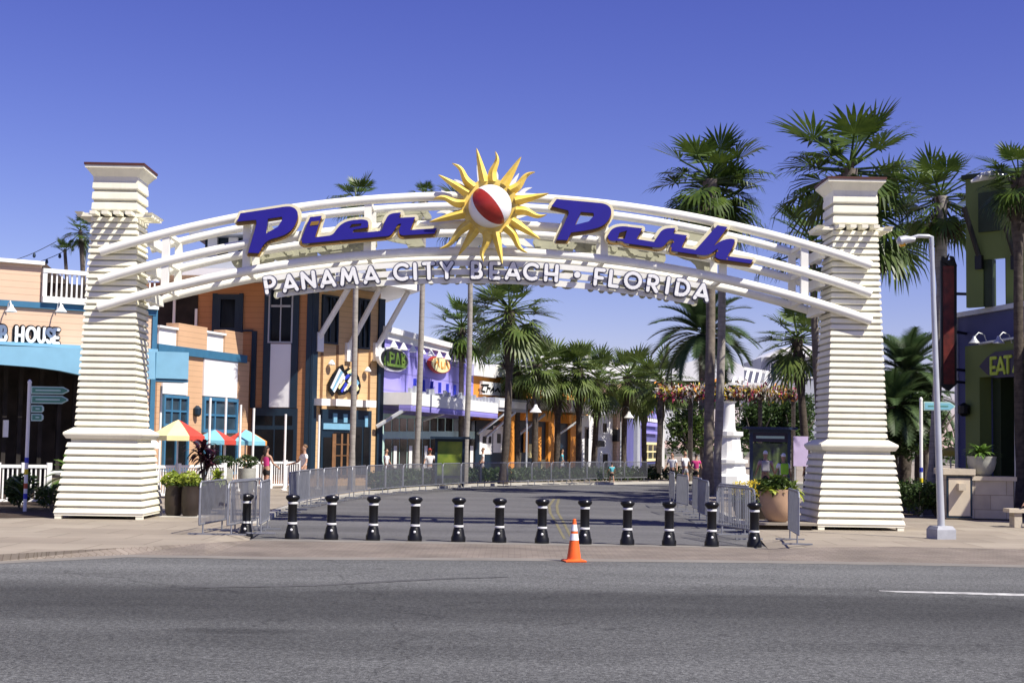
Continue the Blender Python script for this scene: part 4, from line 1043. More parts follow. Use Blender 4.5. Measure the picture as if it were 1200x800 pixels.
# dark open dining front: posts, shelves
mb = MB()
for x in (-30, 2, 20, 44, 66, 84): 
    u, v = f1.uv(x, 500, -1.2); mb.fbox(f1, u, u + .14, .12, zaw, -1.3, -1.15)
mb.build('porch_post', K['inside'], b1)  # wooden posts coloured near black to paint in the porch shade
mb = MB(); mb.fbox(f1, uL, uR - .5, .12, zaw, -3.19, -3.1); mb.fbox(f1, uL, uR, zaw - .12, zaw - .02, -3.1, .0); mb.build('interior_shade', K['inside'], b1)
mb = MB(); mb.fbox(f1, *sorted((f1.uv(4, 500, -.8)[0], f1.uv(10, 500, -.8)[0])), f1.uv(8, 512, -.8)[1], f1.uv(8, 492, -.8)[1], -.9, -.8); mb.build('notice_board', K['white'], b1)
for x in (8, 66): gooseneck(b1, f1.P(f1.uv(x, 362)[0], f1.uv(x, 366)[1], .05), f1.n)
# lettering B HOUSE
st = thing('house_sign', 'white raised capitals reading B HOUSE with black outline on the peach wall', 'sign', f1.P(f1.uv(35, 402)[0], f1.uv(35, 402)[1], .1))
for g, x, y in (('B', 4, 390.5), ('H', 23, 391.5), ('O', 36.5, 392), ('U', 48.5, 392.8), ('S', 58, 393.3), ('E', 66, 394)):
    u, v = f1.uv(x, y, .12)
    o = MB(); glyph(o, f1, g, u, v, .46, 0, .10, .03, .06, xs=.62); o.build('letter_outline', K['black'], st)
    o = MB(); glyph(o, f1, g, u, v, .46, 0, .052, .10, .13, xs=.62); o.build('letter', K['white'], st)
# string lights
sg = thing('string_lights', 'string of party bulbs over the roof at the far left', 'string lights', AT(0, 287, 50))
a, b = AT(-60, 284, 50), AT(100, 280, 56); pts = [a.lerp(b, i / 20) - Vector((0, 0, .9 * math.sin(PI * i / 20))) for i in range(21)]
a2, b2 = AT(-60, 300, 51), AT(66, 283, 55); p2 = [a2.lerp(b2, i / 14) - Vector((0, 0, .5 * math.sin(PI * i / 14))) for i in range(15)]
mb = MB(); mb.path(pts, .014, 4); mb.path(p2, .014, 4); mb.build('cable', K['rubber'], sg)
for p in pts[2:-1:2] + p2[2:-1:3]:
    mb = MB(); mb.lathe([(.03, 0), (.05, -.06), (.065, -.13), (.03, -.19)], p, 8); mb.build('bulb', K['dkteal'], sg)
mast = thing('string_light_mast', 'thin grey mast holding the party bulbs on the roof', 'mast', AT(100, 300, 56)); 
mb = MB(); mb.tube((b.x, b.y, 6.4), (b.x, b.y, b.z + .1), .04); mb.build('pole', K['polegrey'], mast)

# --- peach two storey wing
f2 = Fr((-13.67, 56), (-11.45, 63.3))
b2_ = thing('terrace_wing', 'peach two storey wing with white terrace panels and blue windows', 'building', f2.P(f2.L / 2, 0))
zt2 = f2.uv(250, 418.5)[1]; zp = f2.uv(250, 388)[1]
mb = MB(); mb.fbox(f2, 0, f2.L, 0, zt2, -5, 0); mb.build('siding_wall', K['peach'], b2_)
fpart('blue_band', 'teal', b2_, f2, [(183, 409.5, 287, 419)], .002, .12)
fpart('parapet_post', 'peach', b2_, f2, [(208, 381, 241, 413), (263, 388, 283, 417)], -.5, .05)
fpart('terrace_panel', 'white', b2_, f2, [(188, 384, 208, 411), (241, 391, 263, 415.5)], -.12, -.04)
fpart('panel_cap', 'white', b2_, f2, [(186, 382.5, 208, 385), (241, 389, 264, 391.5)], -.2, .06)
fpart('sign_panel', 'whitepanel', b2_, f2, [(238, 422, 276, 465), (189, 446, 218, 462)], .004, .07)
window(b2_, f2, (190, 463, 218, 500), 'midblue', 'glassb', 3, 2, .12)
window(b2_, f2, (237, 466, 276, 507), 'midblue', 'glassb', 3, 2, .14)
window(b2_, f2, (190, 506, 218, 552), 'midblue', 'glass', 2, 1, .12, name='shop_window')
window(b2_, f2, (237, 512, 276, 556), 'midblue', 'glass', 2, 1, .12, name='shop_window')
mb = MB(); q = f2.P(f2.uv(228, 482)[0], f2.uv(228, 482)[1], .12); mb.lathe([(.08, -.2), (.16, -.12), (.17, .12), (.05, .24)], q, 10); mb.build('wall_lamp', K['dkteal'], b2_)

# --- orange block
f3 = Fr((-19, 64.4), (-8.8, 63.4)); s3 = Fr((-8.8, 63.4), (-6.15, 67.3))
b3 = thing('orange_building', 'tall orange and tan building with white roof struts and a butterfly sign', 'building', (-8.8, 63.4, 0))
mb = MB(); vprism(mb, [(-19, 64.4), (-8.8, 63.4), (-8.7, 74), (-19, 74)], 0, 9.0); mb.build('orange_wall', K['orangewall'], b3)
mb = MB(); vprism(mb, [(-8.79, 63.41), (-6.15, 67.3), (-8.0, 73), (-8.69, 73)], 0, 9.0); mb.build('tan_wall', K['tanwall'], b3)
rp = [(-15.7, 61.4), (-7.5, 60.4), (-4.25, 66.3), (-7.4, 75), (-15.7, 75)]
mb = MB(); vprism(mb, rp, 9.02, 9.32); rf = mb.build('roof', K['white'], b3)
mb = MB(); vprism(mb, rp, 9.324, 10.3, inset=[(-15.3, 65), (-9.4, 64.5), (-7.4, 67.5), (-9.2, 74), (-15.3, 74)]); mb.build('roof_slope', K['roofgrey'], rf)
mb = MB(); vprism(mb, [(-14.0, 65.4), (-10.6, 65.0), (-10.4, 72), (-14.0, 72)], 9.9, 11.2); cs = mb.build('clerestory', K['dkteal'], b3)
mb = MB()
for k in range(4): x = -13.6 + k * .95; mb.box((x, 65.2 - .05 * k, 10.55), (.42, .3, 1.28))
mb.build('white_post', K['white'], cs)
mb = MB(); vprism(mb, [(-14.5, 64.3), (-10.2, 63.9), (-9.9, 73), (-14.5, 73)], 11.205, 11.38); mb.build('upper_roof', K['roofgrey'], b3)
# struts
for (x0, y0, x1, y1, da) in ((372.5, 396, 400, 343, 1.7), (407, 408, 433, 347, 1.7), (440, 408, 468, 352, 1.7)):
    p = s3.P(*s3.uv(x0, y0), .06); q = p + s3.n * 1.55 + s3.e * .3; q.z = 9.0
    mb = MB(); mb.path([p, q], .13, 8); o = mb.build('roof_strut', K['white'], b3, smooth=True)
    mb = MB(); mb.fbox(s3, *sorted((s3.uv(x0 - 3, y0)[0], s3.uv(x0 + 4, y0)[0])), p.z - .6, p.z + .25, .004, .16); mb.build('strut_plate', K['white'], o)
fpart('corner_trim', 'dkteal', b3, f3, [(311, 341, 315.5, 478), (343.5, 341, 348, 478), (361, 341, 364, 556), (296, 388, 299, 478), (250, 344, 254, 390), (281, 344, 284.5, 390)], .003, .10)
fpart('sill_trim', 'dkteal', b3, f3, [(283, 386.5, 297, 388.5)], .003, .12)
fpart('white_panel', 'whitepanel', b3, f3, [(316, 403, 343, 477)], .004, .07)
window(b3, f3, (316, 336, 343, 402), 'roofgrey', 'glass', 2, 1, .07)
fpart('window_bar', 'roofgrey', b3, f3, [(318, 357.5, 341, 360)], .05, .10)
window(b3, f3, (254, 345, 281, 390), 'dkteal', 'glass', 1, 1, .22)
fpart('recess_panel', 'inside', b3, f3, [(186, 346, 231, 392)], .003, .05)  # flat dark panel, its colour stands for the shade of a recess
fpart('pipe', 'white', b3, f3, [(204, 352, 205.6, 392), (229.6, 362, 231.4, 392)], .06, .14)
fpart('doorway', 'dkteal', b3, f3, [(296, 478, 347, 556)], .004, .09)
fpart('door_glass', 'glass', b3, f3, [(300, 487, 320, 498), (323, 487, 343, 498), (300, 503, 320, 556), (323, 503, 343, 556)], .092, .10)
fpart('corner_board', 'dkteal', b3, s3, [(364.5, 341, 367, 556), (443.5, 350, 445.5, 556)], .003, .10)
fpart('pilaster_line', 'wood', b3, s3, [(376.2, 404, 377, 478), (394.2, 404, 395, 478), (417.4, 408, 418, 478), (432, 412, 432.6, 478)], .003, .03)
window(b3, s3, (377, 346, 394.5, 403), 'dkteal', 'glass', 2, 1, .08)
window(b3, s3, (419.5, 350, 431.5, 409), 'dkteal', 'glass', 2, 1, .08)
fpart('shop_canopy', 'white', b3, s3, [(366, 467, 376, 475), (383, 468, 414, 476), (418, 469, 430, 477)], .05, .55)
fpart('storefront', 'dkteal', b3, s3, [(375, 480, 432, 556)], .004, .10)
fpart('storefront_glass', 'glass', b3, s3, [(377, 512, 387, 556), (389, 506, 409, 556), (412, 500, 421, 556), (424, 500, 430, 556)], .102, .12)
fpart('teal_panel', 'skyawn', b3, s3, [(376, 496, 407, 503), (388, 484, 392, 495), (400, 485, 404, 495), (425, 487, 428, 500)], .102, .16)
fpart('door_lattice', 'wood', b3, s3, [(387, 508, 390, 556), (397, 508, 398, 556), (404, 508, 405, 556), (389, 520, 409, 521), (389, 533, 409, 534)], .122, .15)
for x, y in ((384.5, 425), (427, 433)):
    mb = MB(); q = s3.P(*s3.uv(x, y), .2); mb.lathe([(.05, .12), (.17, -.06), (.15, -.1), (.04, 0)], q, 10); mb.build('wall_spotlight', K['white'], b3)
# butterfly like emblem sign
bs = thing('butterfly_sign', 'striped black white and yellow wing shaped sign on the tan wall', 'sign', s3.P(*s3.uv(402, 445), .25))
wing = [(386, 458), (386.5, 447), (391, 438), (397, 430), (402, 427), (404, 434), (409, 431), (416, 434), (421, 442), (423, 452), (421, 461), (415, 465), (410, 458), (404, 462), (398, 463), (395, 457), (390, 464)]
mb = MB(); mb.prism(s3, [s3.uv(x, y, .2) for x, y in wing], .12, .2); mb.build('wing_plate', K['black'], bs)
random.seed(21)
strp = [('whitepanel', [((388, 455), (399, 433)), ((391, 459), (402, 437))]), ('skyawn', [((389.5, 457), (400.5, 435)), ((411, 437), (420, 450))]), ('yelcan', [((397, 455), (403, 445)), ((406, 456), (412, 446)), ((414, 460), (420, 454)), ((407, 437), (412, 434))]),
        ('blueband', [((400, 459), (406, 449)), ((411, 453), (417, 443)), ((404, 444), (409, 439))]), ('whitepanel', [((403, 457.5), (408, 451)), ((412, 461), (418, 450)), ((399, 450), (404, 441)), ((408, 448), (413, 441))])]
for m_, segs in strp:
    mb = MB()
    for a, b in segs:
        A_1, B_1 = Vector(s3.uv(*a, .22)), Vector(s3.uv(*b, .22)); t_ = (B_1 - A_1).normalized(); n_ = Vector((-t_.y, t_.x)) * .085
        mb.prism(s3, [A_1 + n_ * .6, A_1 - n_ * .6, B_1 - n_, B_1 + n_], .205, .24)
    mb.build('wing_stripe', K[m_], bs)
mb = MB(); mb.path([s3.P(*s3.uv(409, 398), .3), s3.P(*s3.uv(408, 424), .3)], .06, 6); mb.build('hanging_arm', K['white'], bs)

# --- lavender building
f4 = Fr((-6.1, 67.45), (-2.2, 84))
b4 = thing('lavender_building', 'lavender shop front with white cornice and two oval signs', 'building', f4.P(f4.L / 2, 0))
z4 = f4.uv(455, 384)[1]; z4b = f4.uv(455, 398)[1]
mb = MB(); mb.fbox(f4, 0, f4.L, 0, z4 - .1, -8, 0); mb.build('lavender_wall', K['purple'], b4)
mb = MB(); mb.fbox(f4, -.1, f4.L * .86, z4b + .3, z4, -8, .30); mb.fbox(f4, -.1, f4.L * .86, z4b, z4b + .3, .002, .14); mb.build('cornice', K['white'], b4)
for k in range(9):
    u = .8 + k * 1.55; mb = MB(); q = f4.P(u, z4b - .25, .35); mb.lathe([(.03, .2), (.22, -.14), (.2, -.16), (.03, .02)], q, 8); mb.build('spot_lamp', K['white'], b4)
for k in range(7):
    mb = MB(); u = 5.2 + k * 1.5; mb.fbox(f4, u, u + .12, z4 - 2.75, z4 - 2.2, .003, .14); mb.build('banner_bracket', K['blueband'], b4)
cz = f4.uv(470, 462)[1]; cz1 = f4.uv(470, 476)[1]
mb = MB(); mb.fbox(f4, .1, f4.L, cz1, cz, .003, 1.5); cn = mb.build('canopy', K['white'], b4)
mb = MB(); mb.fbox(f4, .1, f4.L, cz1 - .28, cz1 - .01, .9, 1.48); mb.build('canopy_valance', K['purple'], cn)
mb = MB()
for k in range(22):
    u = .5 + k * .74; mb = MB(); mb.fbox(f4, u, u + .34, cz + .01, cz + .22 + .12 * math.sin(k * 1.7), 1.2, 1.32); mb.build('sign_letter', K['roofgrey'], cn)
for x0, y0, x1, y1 in ((441, 500, 467, 471), (495, 492, 524, 473), (430, 505, 452, 480)):
    if x0 == 430: continue
    p = f4.P(*f4.uv(x0, y0, .05), .05); q = f4.P(f4.uv(x0, y0)[0] + .9, cz1, 1.45); mb = MB(); mb.path([p, q], .10, 6); mb.build('canopy_strut', K['polegrey'], b4)
fpart('shop_front', 'mintsign', b4, f4, [(446, 488, 556, 558)], .003, .08)
random.seed(8)
mb = MB(); mw = MB(); 
for x in range(448, 552, 9):
    mb.fpx(f4, x + .8, 490, x + 8, 505, .082, .10); mb.fpx(f4, x + .8, 514, x + 8, 556, .082, .10)
    if x % 2: mw = MB(); mw.fpx(f4, x + 2, 522, x + 5, 548, .103, .115); mw.build('window_poster', K['white'], b4)
mb.build('shop_glass', K['glass'], b4)
def oval_sign(fr, label, x, y, rx, ry, rim, face, strokes, col):
    u, v = fr.uv(x, y, .3); ru = abs(fr.uv(x + rx, y, .3)[0] - fr.uv(x - rx, y, .3)[0]) / 2; rv = abs(fr.uv(x, y - ry, .3)[1] - fr.uv(x, y + ry, .3)[1]) / 2
    t = thing('oval_sign', label, 'sign', fr.P(u, v, .3), 0, 'oval signs on the lavender wall')
    def el(k): return [(u + ru * k * math.cos(a * PI / 20), v + rv * k * math.sin(a * PI / 20)) for a in range(40)]
    mb = MB(); mb.prism(fr, el(1), .1, .26); mb.build('rim', K[rim], t)
    mb = MB(); mb.prism(fr, el(.88), .262, .30); mb.build('face', K[face], t)
    mb = MB(); e = 0
    for s_ in strokes:
        P_ = [Vector((u + ru * a, v + rv * b)) for a, b in s_]; outline_slab(mb, fr, [P_], rv * .11, .303 - e, .33 + e, closed=False); e += .004
    mb.build('lettering', K[col], t)
oval_sign(f4, 'black oval sign with white rim and green lettering on the lavender wall', 463, 421, 17.5, 14, 'white', 'black',
          [[(-.6, .4), (-.7, -.3), (-.5, -.4)], [(-.35, -.4), (-.35, .45), (-.1, .4), (-.12, .05), (-.32, 0)], [(.05, -.4), (.15, .5), (.28, -.4)], [(.42, .5), (.45, -.4)], [(.62, .45), (.5, .1), (.7, -.1), (.55, -.35)], [(-.7, -.55), (.7, -.5)]], 'fern')
oval_sign(f4, 'yellow oval sign with a red ring on the lavender wall', 517, 427.5, 12, 10, 'red', 'yelcan',
          [[(-.65, -.2), (-.4, .35), (-.2, -.25)], [(0, .3), (0, -.3), (.2, -.3)], [(.35, .3), (.35, -.3)], [(.55, .3), (.7, -.2)]], 'orcan')

# --- orange shop row
f5 = Fr((-2.2, 84), (5.5, 104))
b5 = thing('orange_shop_row', 'orange shop row with white cornice and grey canopies behind the palms', 'building', f5.P(f5.L / 2, 0))
mb = MB(); mb.fbox(f5, 0, f5.L, 0, f5.uv(575, 441)[1], -8, 0); mb.build('orange_wall', K['shoporange'], b5)
fpart('cornice', 'white', b5, f5, [(549, 428, 575, 441), (575, 432, 640, 445), (640, 436, 692, 448)], -6, .35)
fpart('parapet', 'whitepanel', b5, f5, [(549, 416, 562, 427), (600, 428, 618, 431.5)], -6, .2)
fpart('canopy', 'roofgrey', b5, f5, [(552, 467, 590, 482), (600, 468, 636, 480), (645, 470, 686, 484)], .003, 1.5)
fpart('canopy_edge', 'white', b5, f5, [(556, 470, 588, 478), (604, 470, 632, 478), (650, 474, 680, 482)], 1.502, 1.6)
fpart('arch_panel', 'dkteal', b5, f5, [(556, 493, 590, 556), (598, 492, 642, 556), (650, 494, 664, 556)], .004, .10)
fpart('display_window', 'white', b5, f5, [(560, 503, 574, 532), (576, 499, 588, 530)], .104, .14)
fpart('display_figure', 'black', b5, f5, [(563, 511, 567, 519), (570, 511, 573, 519), (580, 508, 584, 519)], .142, .16)
fpart('pillar', 'shoporange', b5, f5, [(591, 486, 597, 556), (638, 486, 644, 556), (664, 486, 671, 556)], .003, .3); fpart('white_bay', 'whitepanel', b5, f5, [(671, 486, 690, 556), (645, 486, 650, 556)], .003, .2); fpart('bay_window', 'glass', b5, f5, [(674, 500, 678, 514), (682, 500, 686, 556), (674, 522, 678, 556)], .202, .22); fpart('banner', 'orcan', b5, f5, [(610, 505, 615, 530), (624, 500, 630, 540)], .2, .25); fpart('yellow_display', 'yelcan', b5, f5, [(602, 530, 608, 548), (616, 520, 622, 536), (632, 538, 637, 552)], .11, .14)  # yellow displays are plain cream-yellow boards
fpart('awning', 'orcan', b5, f5, [(600, 484, 634, 493), (556, 484, 590, 492), (652, 486, 664, 496)], .3, .9)
for x0, y0, x1, y1 in ((556, 508, 574, 483), (566, 512, 588, 484), (603, 510, 622, 486), (652, 508, 672, 484)):
    p = f5.P(*f5.uv(x0, y0, .1), .31); q = f5.P(f5.uv(x0, y0)[0] + 1.3, f5.uv(570, 482)[1], 1.5); mb = MB(); mb.path([p, q], .10, 6); mb.build('canopy_strut', K['polegrey'], b5)
sgn = thing('shop_sign', 'white board sign with black script on the orange shop wall', 'sign', f5.P(*f5.uv(575, 456), .3))
fpart('board', 'white', sgn, f5, [(562, 448, 588, 463)], .004, .2)
mb = MB(); e = 0
for l in ([(566, 452), (564, 458), (568, 459)], [(570, 459), (571, 454), (574, 455)], [(575, 458), (578, 454), (578, 459)], [(580, 458), (583, 455), (585, 459)], [(564, 451), (572, 451)]):
    outline_slab(mb, f5, [[Vector(f5.uv(x, y, .2)) for x, y in l]], .055, .21 - e, .23 + e, closed=False); e += .003
mb.build('lettering', K['black'], sgn)
# --- white shop, blue shop
f6 = Fr((5.5, 104), (8.4, 107.5))
b6 = thing('white_shop', 'white shop with a tall corner column behind the far palms', 'building', f6.P(1, 0))
fpart('wall', 'white', b6, f6, [(688, 484, 734, 560)], -6, 0); fpart('pediment', 'white', b6, f6, [(690, 472, 722, 484)], -5, .3); fpart('corner_column', 'peachpale', b6, f6, [(719, 450, 729, 560)], -2, .35)
fpart('recess_panel', 'whitepanel', b6, f6, [(700, 490, 716, 556)], .004, .08)
window(b6, f6, (703, 494, 710, 508), 'white', 'glass', 1, 1, .1, .08); window(b6, f6, (703, 530, 711, 557), 'white', 'glass', 1, 1, .1, .08, 'door')
fpart('wall_lamp', 'black', b6, f6, [(697, 516, 702, 523), (717, 503, 722, 517)], .05, .5)
f7 = Fr((8.4, 107.6), (12.7, 126))
b7 = thing('blue_shop', 'blue violet shop with lavender sign stripes at the end of the street', 'building', f7.P(2, 0))
fpart('wall', 'violetblue', b7, f7, [(730, 466, 775, 562)], -6, 0); fpart('trim', 'roofgrey', b7, f7, [(729, 462, 775, 466), (743, 466, 745.5, 562)], -.2, .3)
fpart('sign_stripe', 'purple', b7, f7, [(750, 484, 768, 489), (750, 495, 768, 499), (752, 505, 768, 508)], .004, .2); fpart('sign_board', 'whitepanel', b7, f7, [(752, 490, 768, 494)], .004, .22)
fpart('sign_figure', 'redcloth', b7, f7, [(755, 476, 762, 483)], .004, .25)
window(b7, f7, (752, 518, 770, 540), 'yelcan', 'glass', 3, 2, .2); window(b7, f7, (752, 543, 770, 560), 'dkteal', 'glass', 2, 1, .12, 0, 'shop_window')  # yellow frame colour of the upper window stands in for its light
# --- far roofs
bw = thing('far_hall', 'long far hall with a low white roof behind the palms', 'building', (8, 150, 0)); ff = Fr((-8, 146), (30, 152))
mb = MB(); mb.prism(ff, [ff.uv(x, y) for x, y in ((628, 418), (662, 411), (700, 418), (745, 431), (790, 436), (806, 440), (806, 447), (628, 447))], -14, 0); mb.build('roof', K['white'], bw)
fpart('wall', 'greyroof', bw, ff, [(632, 447, 802, 515)], -13, -.4); fpart('window_strip', 'glass', bw, ff, [(640, 462, 790, 478)], -.39, -.3)
pv = thing('white_roof_pavilion', 'pavilion with pale hipped roof and white slat pergola behind the twin palms', 'building', (18, 100, 0)); fp = Fr((AT(770, 440, 98).x, 98), (AT(908, 440, 98).x, 98))
mb = MB(); mb.prism(fp, [fp.uv(x, y) for x, y in ((772, 444), (800, 426), (818, 421), (852, 420), (872, 429), (872, 446), (772, 446))], -8, 0); mb.build('roof', K['whitepanel'], pv)
fpart('wall', 'hedge', pv, fp, [(796, 446, 870, 476)], -7, -.5)
fpart('corner_post', 'white', pv, fp, [(776, 446, 779, 556), (819, 446, 822, 476), (868, 446, 871, 556), (898, 452, 901, 556)], -.6, -.2)
mb = MB()
for k in range(6):
    x = 858 + k * 7.4; A_1, B_1 = fp.uv(x, 449), fp.uv(x + 7, 430 + k * 1.0); mb.path([fp.P(*A_1, .4), fp.P(*B_1, -.8)], .11, 4)
mb.path([fp.P(*fp.uv(862, 429), -.8), fp.P(*fp.uv(906, 436), -.8)], .14, 4); mb.path([fp.P(*fp.uv(852, 449.5), .4), fp.P(*fp.uv(902, 451), .4)], .14, 4); mb.build('pergola_slats', K['white'], pv)
hb = thing('far_hotel', 'grey far building with a white roof and blue windows left of the right pillar', 'building', (24, 135, 0)); fh = Fr((AT(884, 430, 134).x, 134), (AT(962, 430, 134).x, 134))
fpart('wall', 'roofgrey', hb, fh, [(892, 419, 962, 520)], -10, 0); mb = MB(); mb.prism(fh, [fh.uv(x, y) for x, y in ((896, 418.5), (916, 408), (940, 405), (962, 408), (962, 418.5))], -11, .6); mb.build('roof', K['white'], hb)
for x in (902, 914, 931, 945): window(hb, fh, (x, 424, x + 9, 443), 'white', 'glassb', 1, 1, .12)

# --- right: navy restaurant and green tower
fr_ = Fr((15.36, 50), (16.2, 45.7))
br = thing('navy_restaurant', 'navy restaurant with green portal at the right edge', 'building', fr_.P(2, 0))
zt = fr_.uv(1123, 372.5)[1]; LR = 12.0
hu0, hu1 = fr_.uv(1162, 500)[0], 9.0; hv1 = fr_.uv(1180, 441)[1]
mb = MB(); mb.prism(fr_, [(0, 0), (hu0, 0), (hu0, hv1), (hu1, hv1), (hu1, 0), (LR, 0), (LR, zt), (0, zt)], -.4, 0)
mb.fbox(fr_, 0, .4, 0, zt, -9, -.4); mb.fbox(fr_, .4, LR, zt - .3, zt, -9, -.4); mb.fbox(fr_, LR - .4, LR, 0, zt - .3, -9, -.4); mb.build('navy_wall', K['navywall'], br)
mb = MB(); mb.fbox(fr_, .4, LR - .4, 0.0, zt - .3, -4.2, -4.0); mb.fbox(fr_, .4, LR - .4, .01, .13, -4.0, -.4); mb.build('interior_shade', K['inside'], br)
mb = MB(); mb.fbox(fr_, -.06, LR, zt, zt + .16, -9, .16); mb.fbox(fr_, -.06, .14, 0.12, zt, .003, .05); mb.build('grey_trim', K['polegrey'], br)
gu0, gv = fr_.uv(1145, 500)[0], fr_.uv(1170, 403)[1]
mb = MB(); mb.prism(fr_, [(gu0, .12), (hu0, .12), (hu0, hv1), (hu1, hv1), (hu1, .12), (hu1 + .8, .12), (hu1 + .8, gv), (gu0, gv)], .003, .42); mb.build('green_portal', K['greenwall'], br)
mb = MB(); mb.fbox(fr_, hu0, hu0 + .5, .12, hv1, -1.2, -.05); mb.fbox(fr_, hu0 + 1.9, hu0 + 2.1, .12, hv1, -.5, -.3); mb.build('door_frame', K['dkgreen'], br)
mb = MB(); q = fr_.P(*fr_.uv(1149, 481), .6); mb.lathe([(.1, -.2), (.2, -.1), (.2, .15), (.05, .25)], q, 10); mb.build('wall_lamp', K['black'], br)
mb = MB(); mb.path([fr_.P(*fr_.uv(1148, 402.5, .6), .6), fr_.P(fr_.uv(1149, 400)[0] + 6, fr_.uv(1149, 402.5)[1], .6)], .05, 6); mb.build('lamp_rail', K['polegrey'], br)
for x in (1157, 1186): gooseneck(br, fr_.P(*fr_.uv(x, 400, .5), .5) + Vector((0, 0, -.05)), fr_.n * .9, 'polegrey', .95)
es = thing('eat_sign', 'dark plum sign with pointed end and lime letters reading EAT over the green portal', 'sign', fr_.P(*fr_.uv(1170, 428, .5), .5))
zs0, zs1 = fr_.uv(1165, 443, .5)[1], fr_.uv(1165, 412.5, .5)[1]; us = fr_.uv(1149, 428, .5)[0]; um = fr_.uv(1162, 428, .5)[0]
mb = MB(); mb.prism(fr_, [(us, (zs0 + zs1) / 2), (um - .25, zs0 + .16), (um + .3, zs0), (um + 5.2, zs0), (um + 5.2, zs1), (um + .3, zs1), (um - .25, zs1 - .16)], .43, .55); mb.build('board', K['signpurple'], es)
for g, x, y, H in (('E', 1164.5, 428.5, .50), ('A', 1173, 428, .50), ('T', 1181.5, 427, .50), ('A', 1191, 429, .30), ('C', 1198, 428.5, .30)):
    u, v = fr_.uv(x, y, .56); o = MB(); glyph(o, fr_, g, u, v, H, 0, .05, .553, .585)
    for q in o.v:      # stretched wide so it fills the board
        uu = (q - fr_.O).dot(fr_.e); q += fr_.e * (uu - u) * .15
    o.build('letter', K['limetext'], es)
NAVY_FR = fr_; fr_ = Fr((14.75, 47.3), (16.05, 45.9)); TZ = zt
gt = thing('green_tower', 'olive green open roof tower above the navy restaurant', 'tower', fr_.P(2, zt))
tu0 = fr_.uv(1132, 300, -.6)[0]; zt2_ = fr_.uv(1150, 208, -.6)[1]; wu0, wu1 = fr_.uv(1152, 330, -.6)[0], fr_.uv(1179, 330, -.6)[0]; wv1 = fr_.uv(1165, 303, -.6)[1]
mb = MB(); mb.prism(fr_, [(tu0, zt + .164), (wu0, zt + .164), (wu0, wv1), (wu1, wv1), (wu1, zt + .164), (wu1 + 1.6, zt + .164), (wu1 + 1.6, zt2_), (tu0, zt2_)], -.78, -.6); mb.build('green_wall', K['greenwall'], gt)
mb = MB(); mb.fbox(fr_, wu0, wu0 + .30, zt + .164, wv1, -.9, -.65); mb.fbox(fr_, wu1 - .05, wu1, zt + .164, wv1, -.9, -.65); mb.build('window_frame', K['dkgreen'], gt)
mb = MB(); mb.fbox(fr_, wu0 - .1, wu1 + .1, wv1 + .9, wv1 + 2.2, -.598, -.5); mb.build('grille_panel', K['dkgreen'], gt)
mb = MB(); mb.fbox(fr_, tu0 - .1, wu1 + 1.7, zt2_, zt2_ + .14, -2.2, -.5); mb.build('roof', K['dkgreen'], gt); mb = MB()
for q_ in (tu0 + .1, wu1 + 1.4): mb.fbox(fr_, q_ - .1, q_ + .1, zt + .164, zt2_, -2.0, -1.8)
mb.build('rear_posts', K['greenwall'], gt)
for x in (1144, 1186):
    A_1 = fr_.uv(x + 3, 303, -.5); mb = MB(); mb.path([fr_.P(A_1[0], A_1[1], -.55), fr_.P(A_1[0] - .3, A_1[1] + 1.7, -.1)], .09, 6); mb.fbox(fr_, A_1[0] - .12, A_1[0] + .12, A_1[1] - .35, A_1[1] + .1, -.6, -.45); mb.build('bracket', K['black'], gt)
# blade sign
fb = Fr((AT(1103, 380, 48.6).x, 48.6), (AT(1121, 380, 48.6).x, 48.6))
bl = thing('blade_sign', 'tall maroon blade sign with black frame hung off the navy restaurant', 'sign', fb.P(.2, fb.uv(1112, 457)[1]))
fpart('panel', 'maroon', bl, fb, [(1104.5, 312, 1118, 450)], -.12, .06)
mb = MB(); mb.prism(fb, [fb.uv(x, y) for x, y in ((1102.5, 305), (1121, 312), (1121, 450), (1112, 458), (1102.5, 452))], -.10, .03); mb.build('black_frame', K['black'], bl)
mb = MB(); mb.prism(fb, [fb.uv(x, y) for x, y in ((1103, 306), (1104, 300), (1108, 303), (1112, 298), (1110, 305), (1114, 304), (1116, 309), (1113, 300), (1117, 301), (1121, 312), (1112, 312))], -.08, .08); mb.build('finial', K['black'], bl)
for y in (344, 388.5, 432.5, 447):
    p = fb.P(*fb.uv(1120, y), -.05); mb = MB(); mb.path([p, Vector((16.2, 48.75, p.z)) if y < 360 else Vector((15.7, 49.6, p.z))], .05, 6); mb.build('wall_arm', K['black'], bl)

# ------------------------------------------------------------------ street furniture, right
lp = G(1103, 634, 0.06); Yl = lp.y
sl_ = thing('light_pole', 'grey street light pole with curved arm and amber lens right of the right pillar', 'street light', (lp.x, lp.y, .05))
mb = MB(); mb.sq([(.23, .03), (.235, .05), (.235, .33), (.19, .40), (.18, .41)], (lp.x, lp.y, 0), yaw=.25); mb.build('footing', K['footing'], sl_)
tp = AT(1091.5, 279, Yl); tp.y = Yl
mb = MB(); n = 10; mb.path([Vector((lp.x, lp.y, .4)).lerp(tp, i / n) for i in range(n + 1)], [.085 - .035 * i / n for i in range(n + 1)], 14); mb.build('pole', K['polegrey'], sl_, smooth=True)
mb = MB(); e0 = AT(1088, 277, Yl); e1 = AT(1076, 276.6, Yl); e2 = AT(1066, 279.5, Yl); e3 = AT(1051, 283.5, Yl)
mb.path([AT(1092, 292, Yl), tp + Vector((.0, 0, .02)), e0, e1, e2], [.05, .06, .05, .045, .04], 10); mb.build('arm', K['polegrey'], sl_, smooth=True)
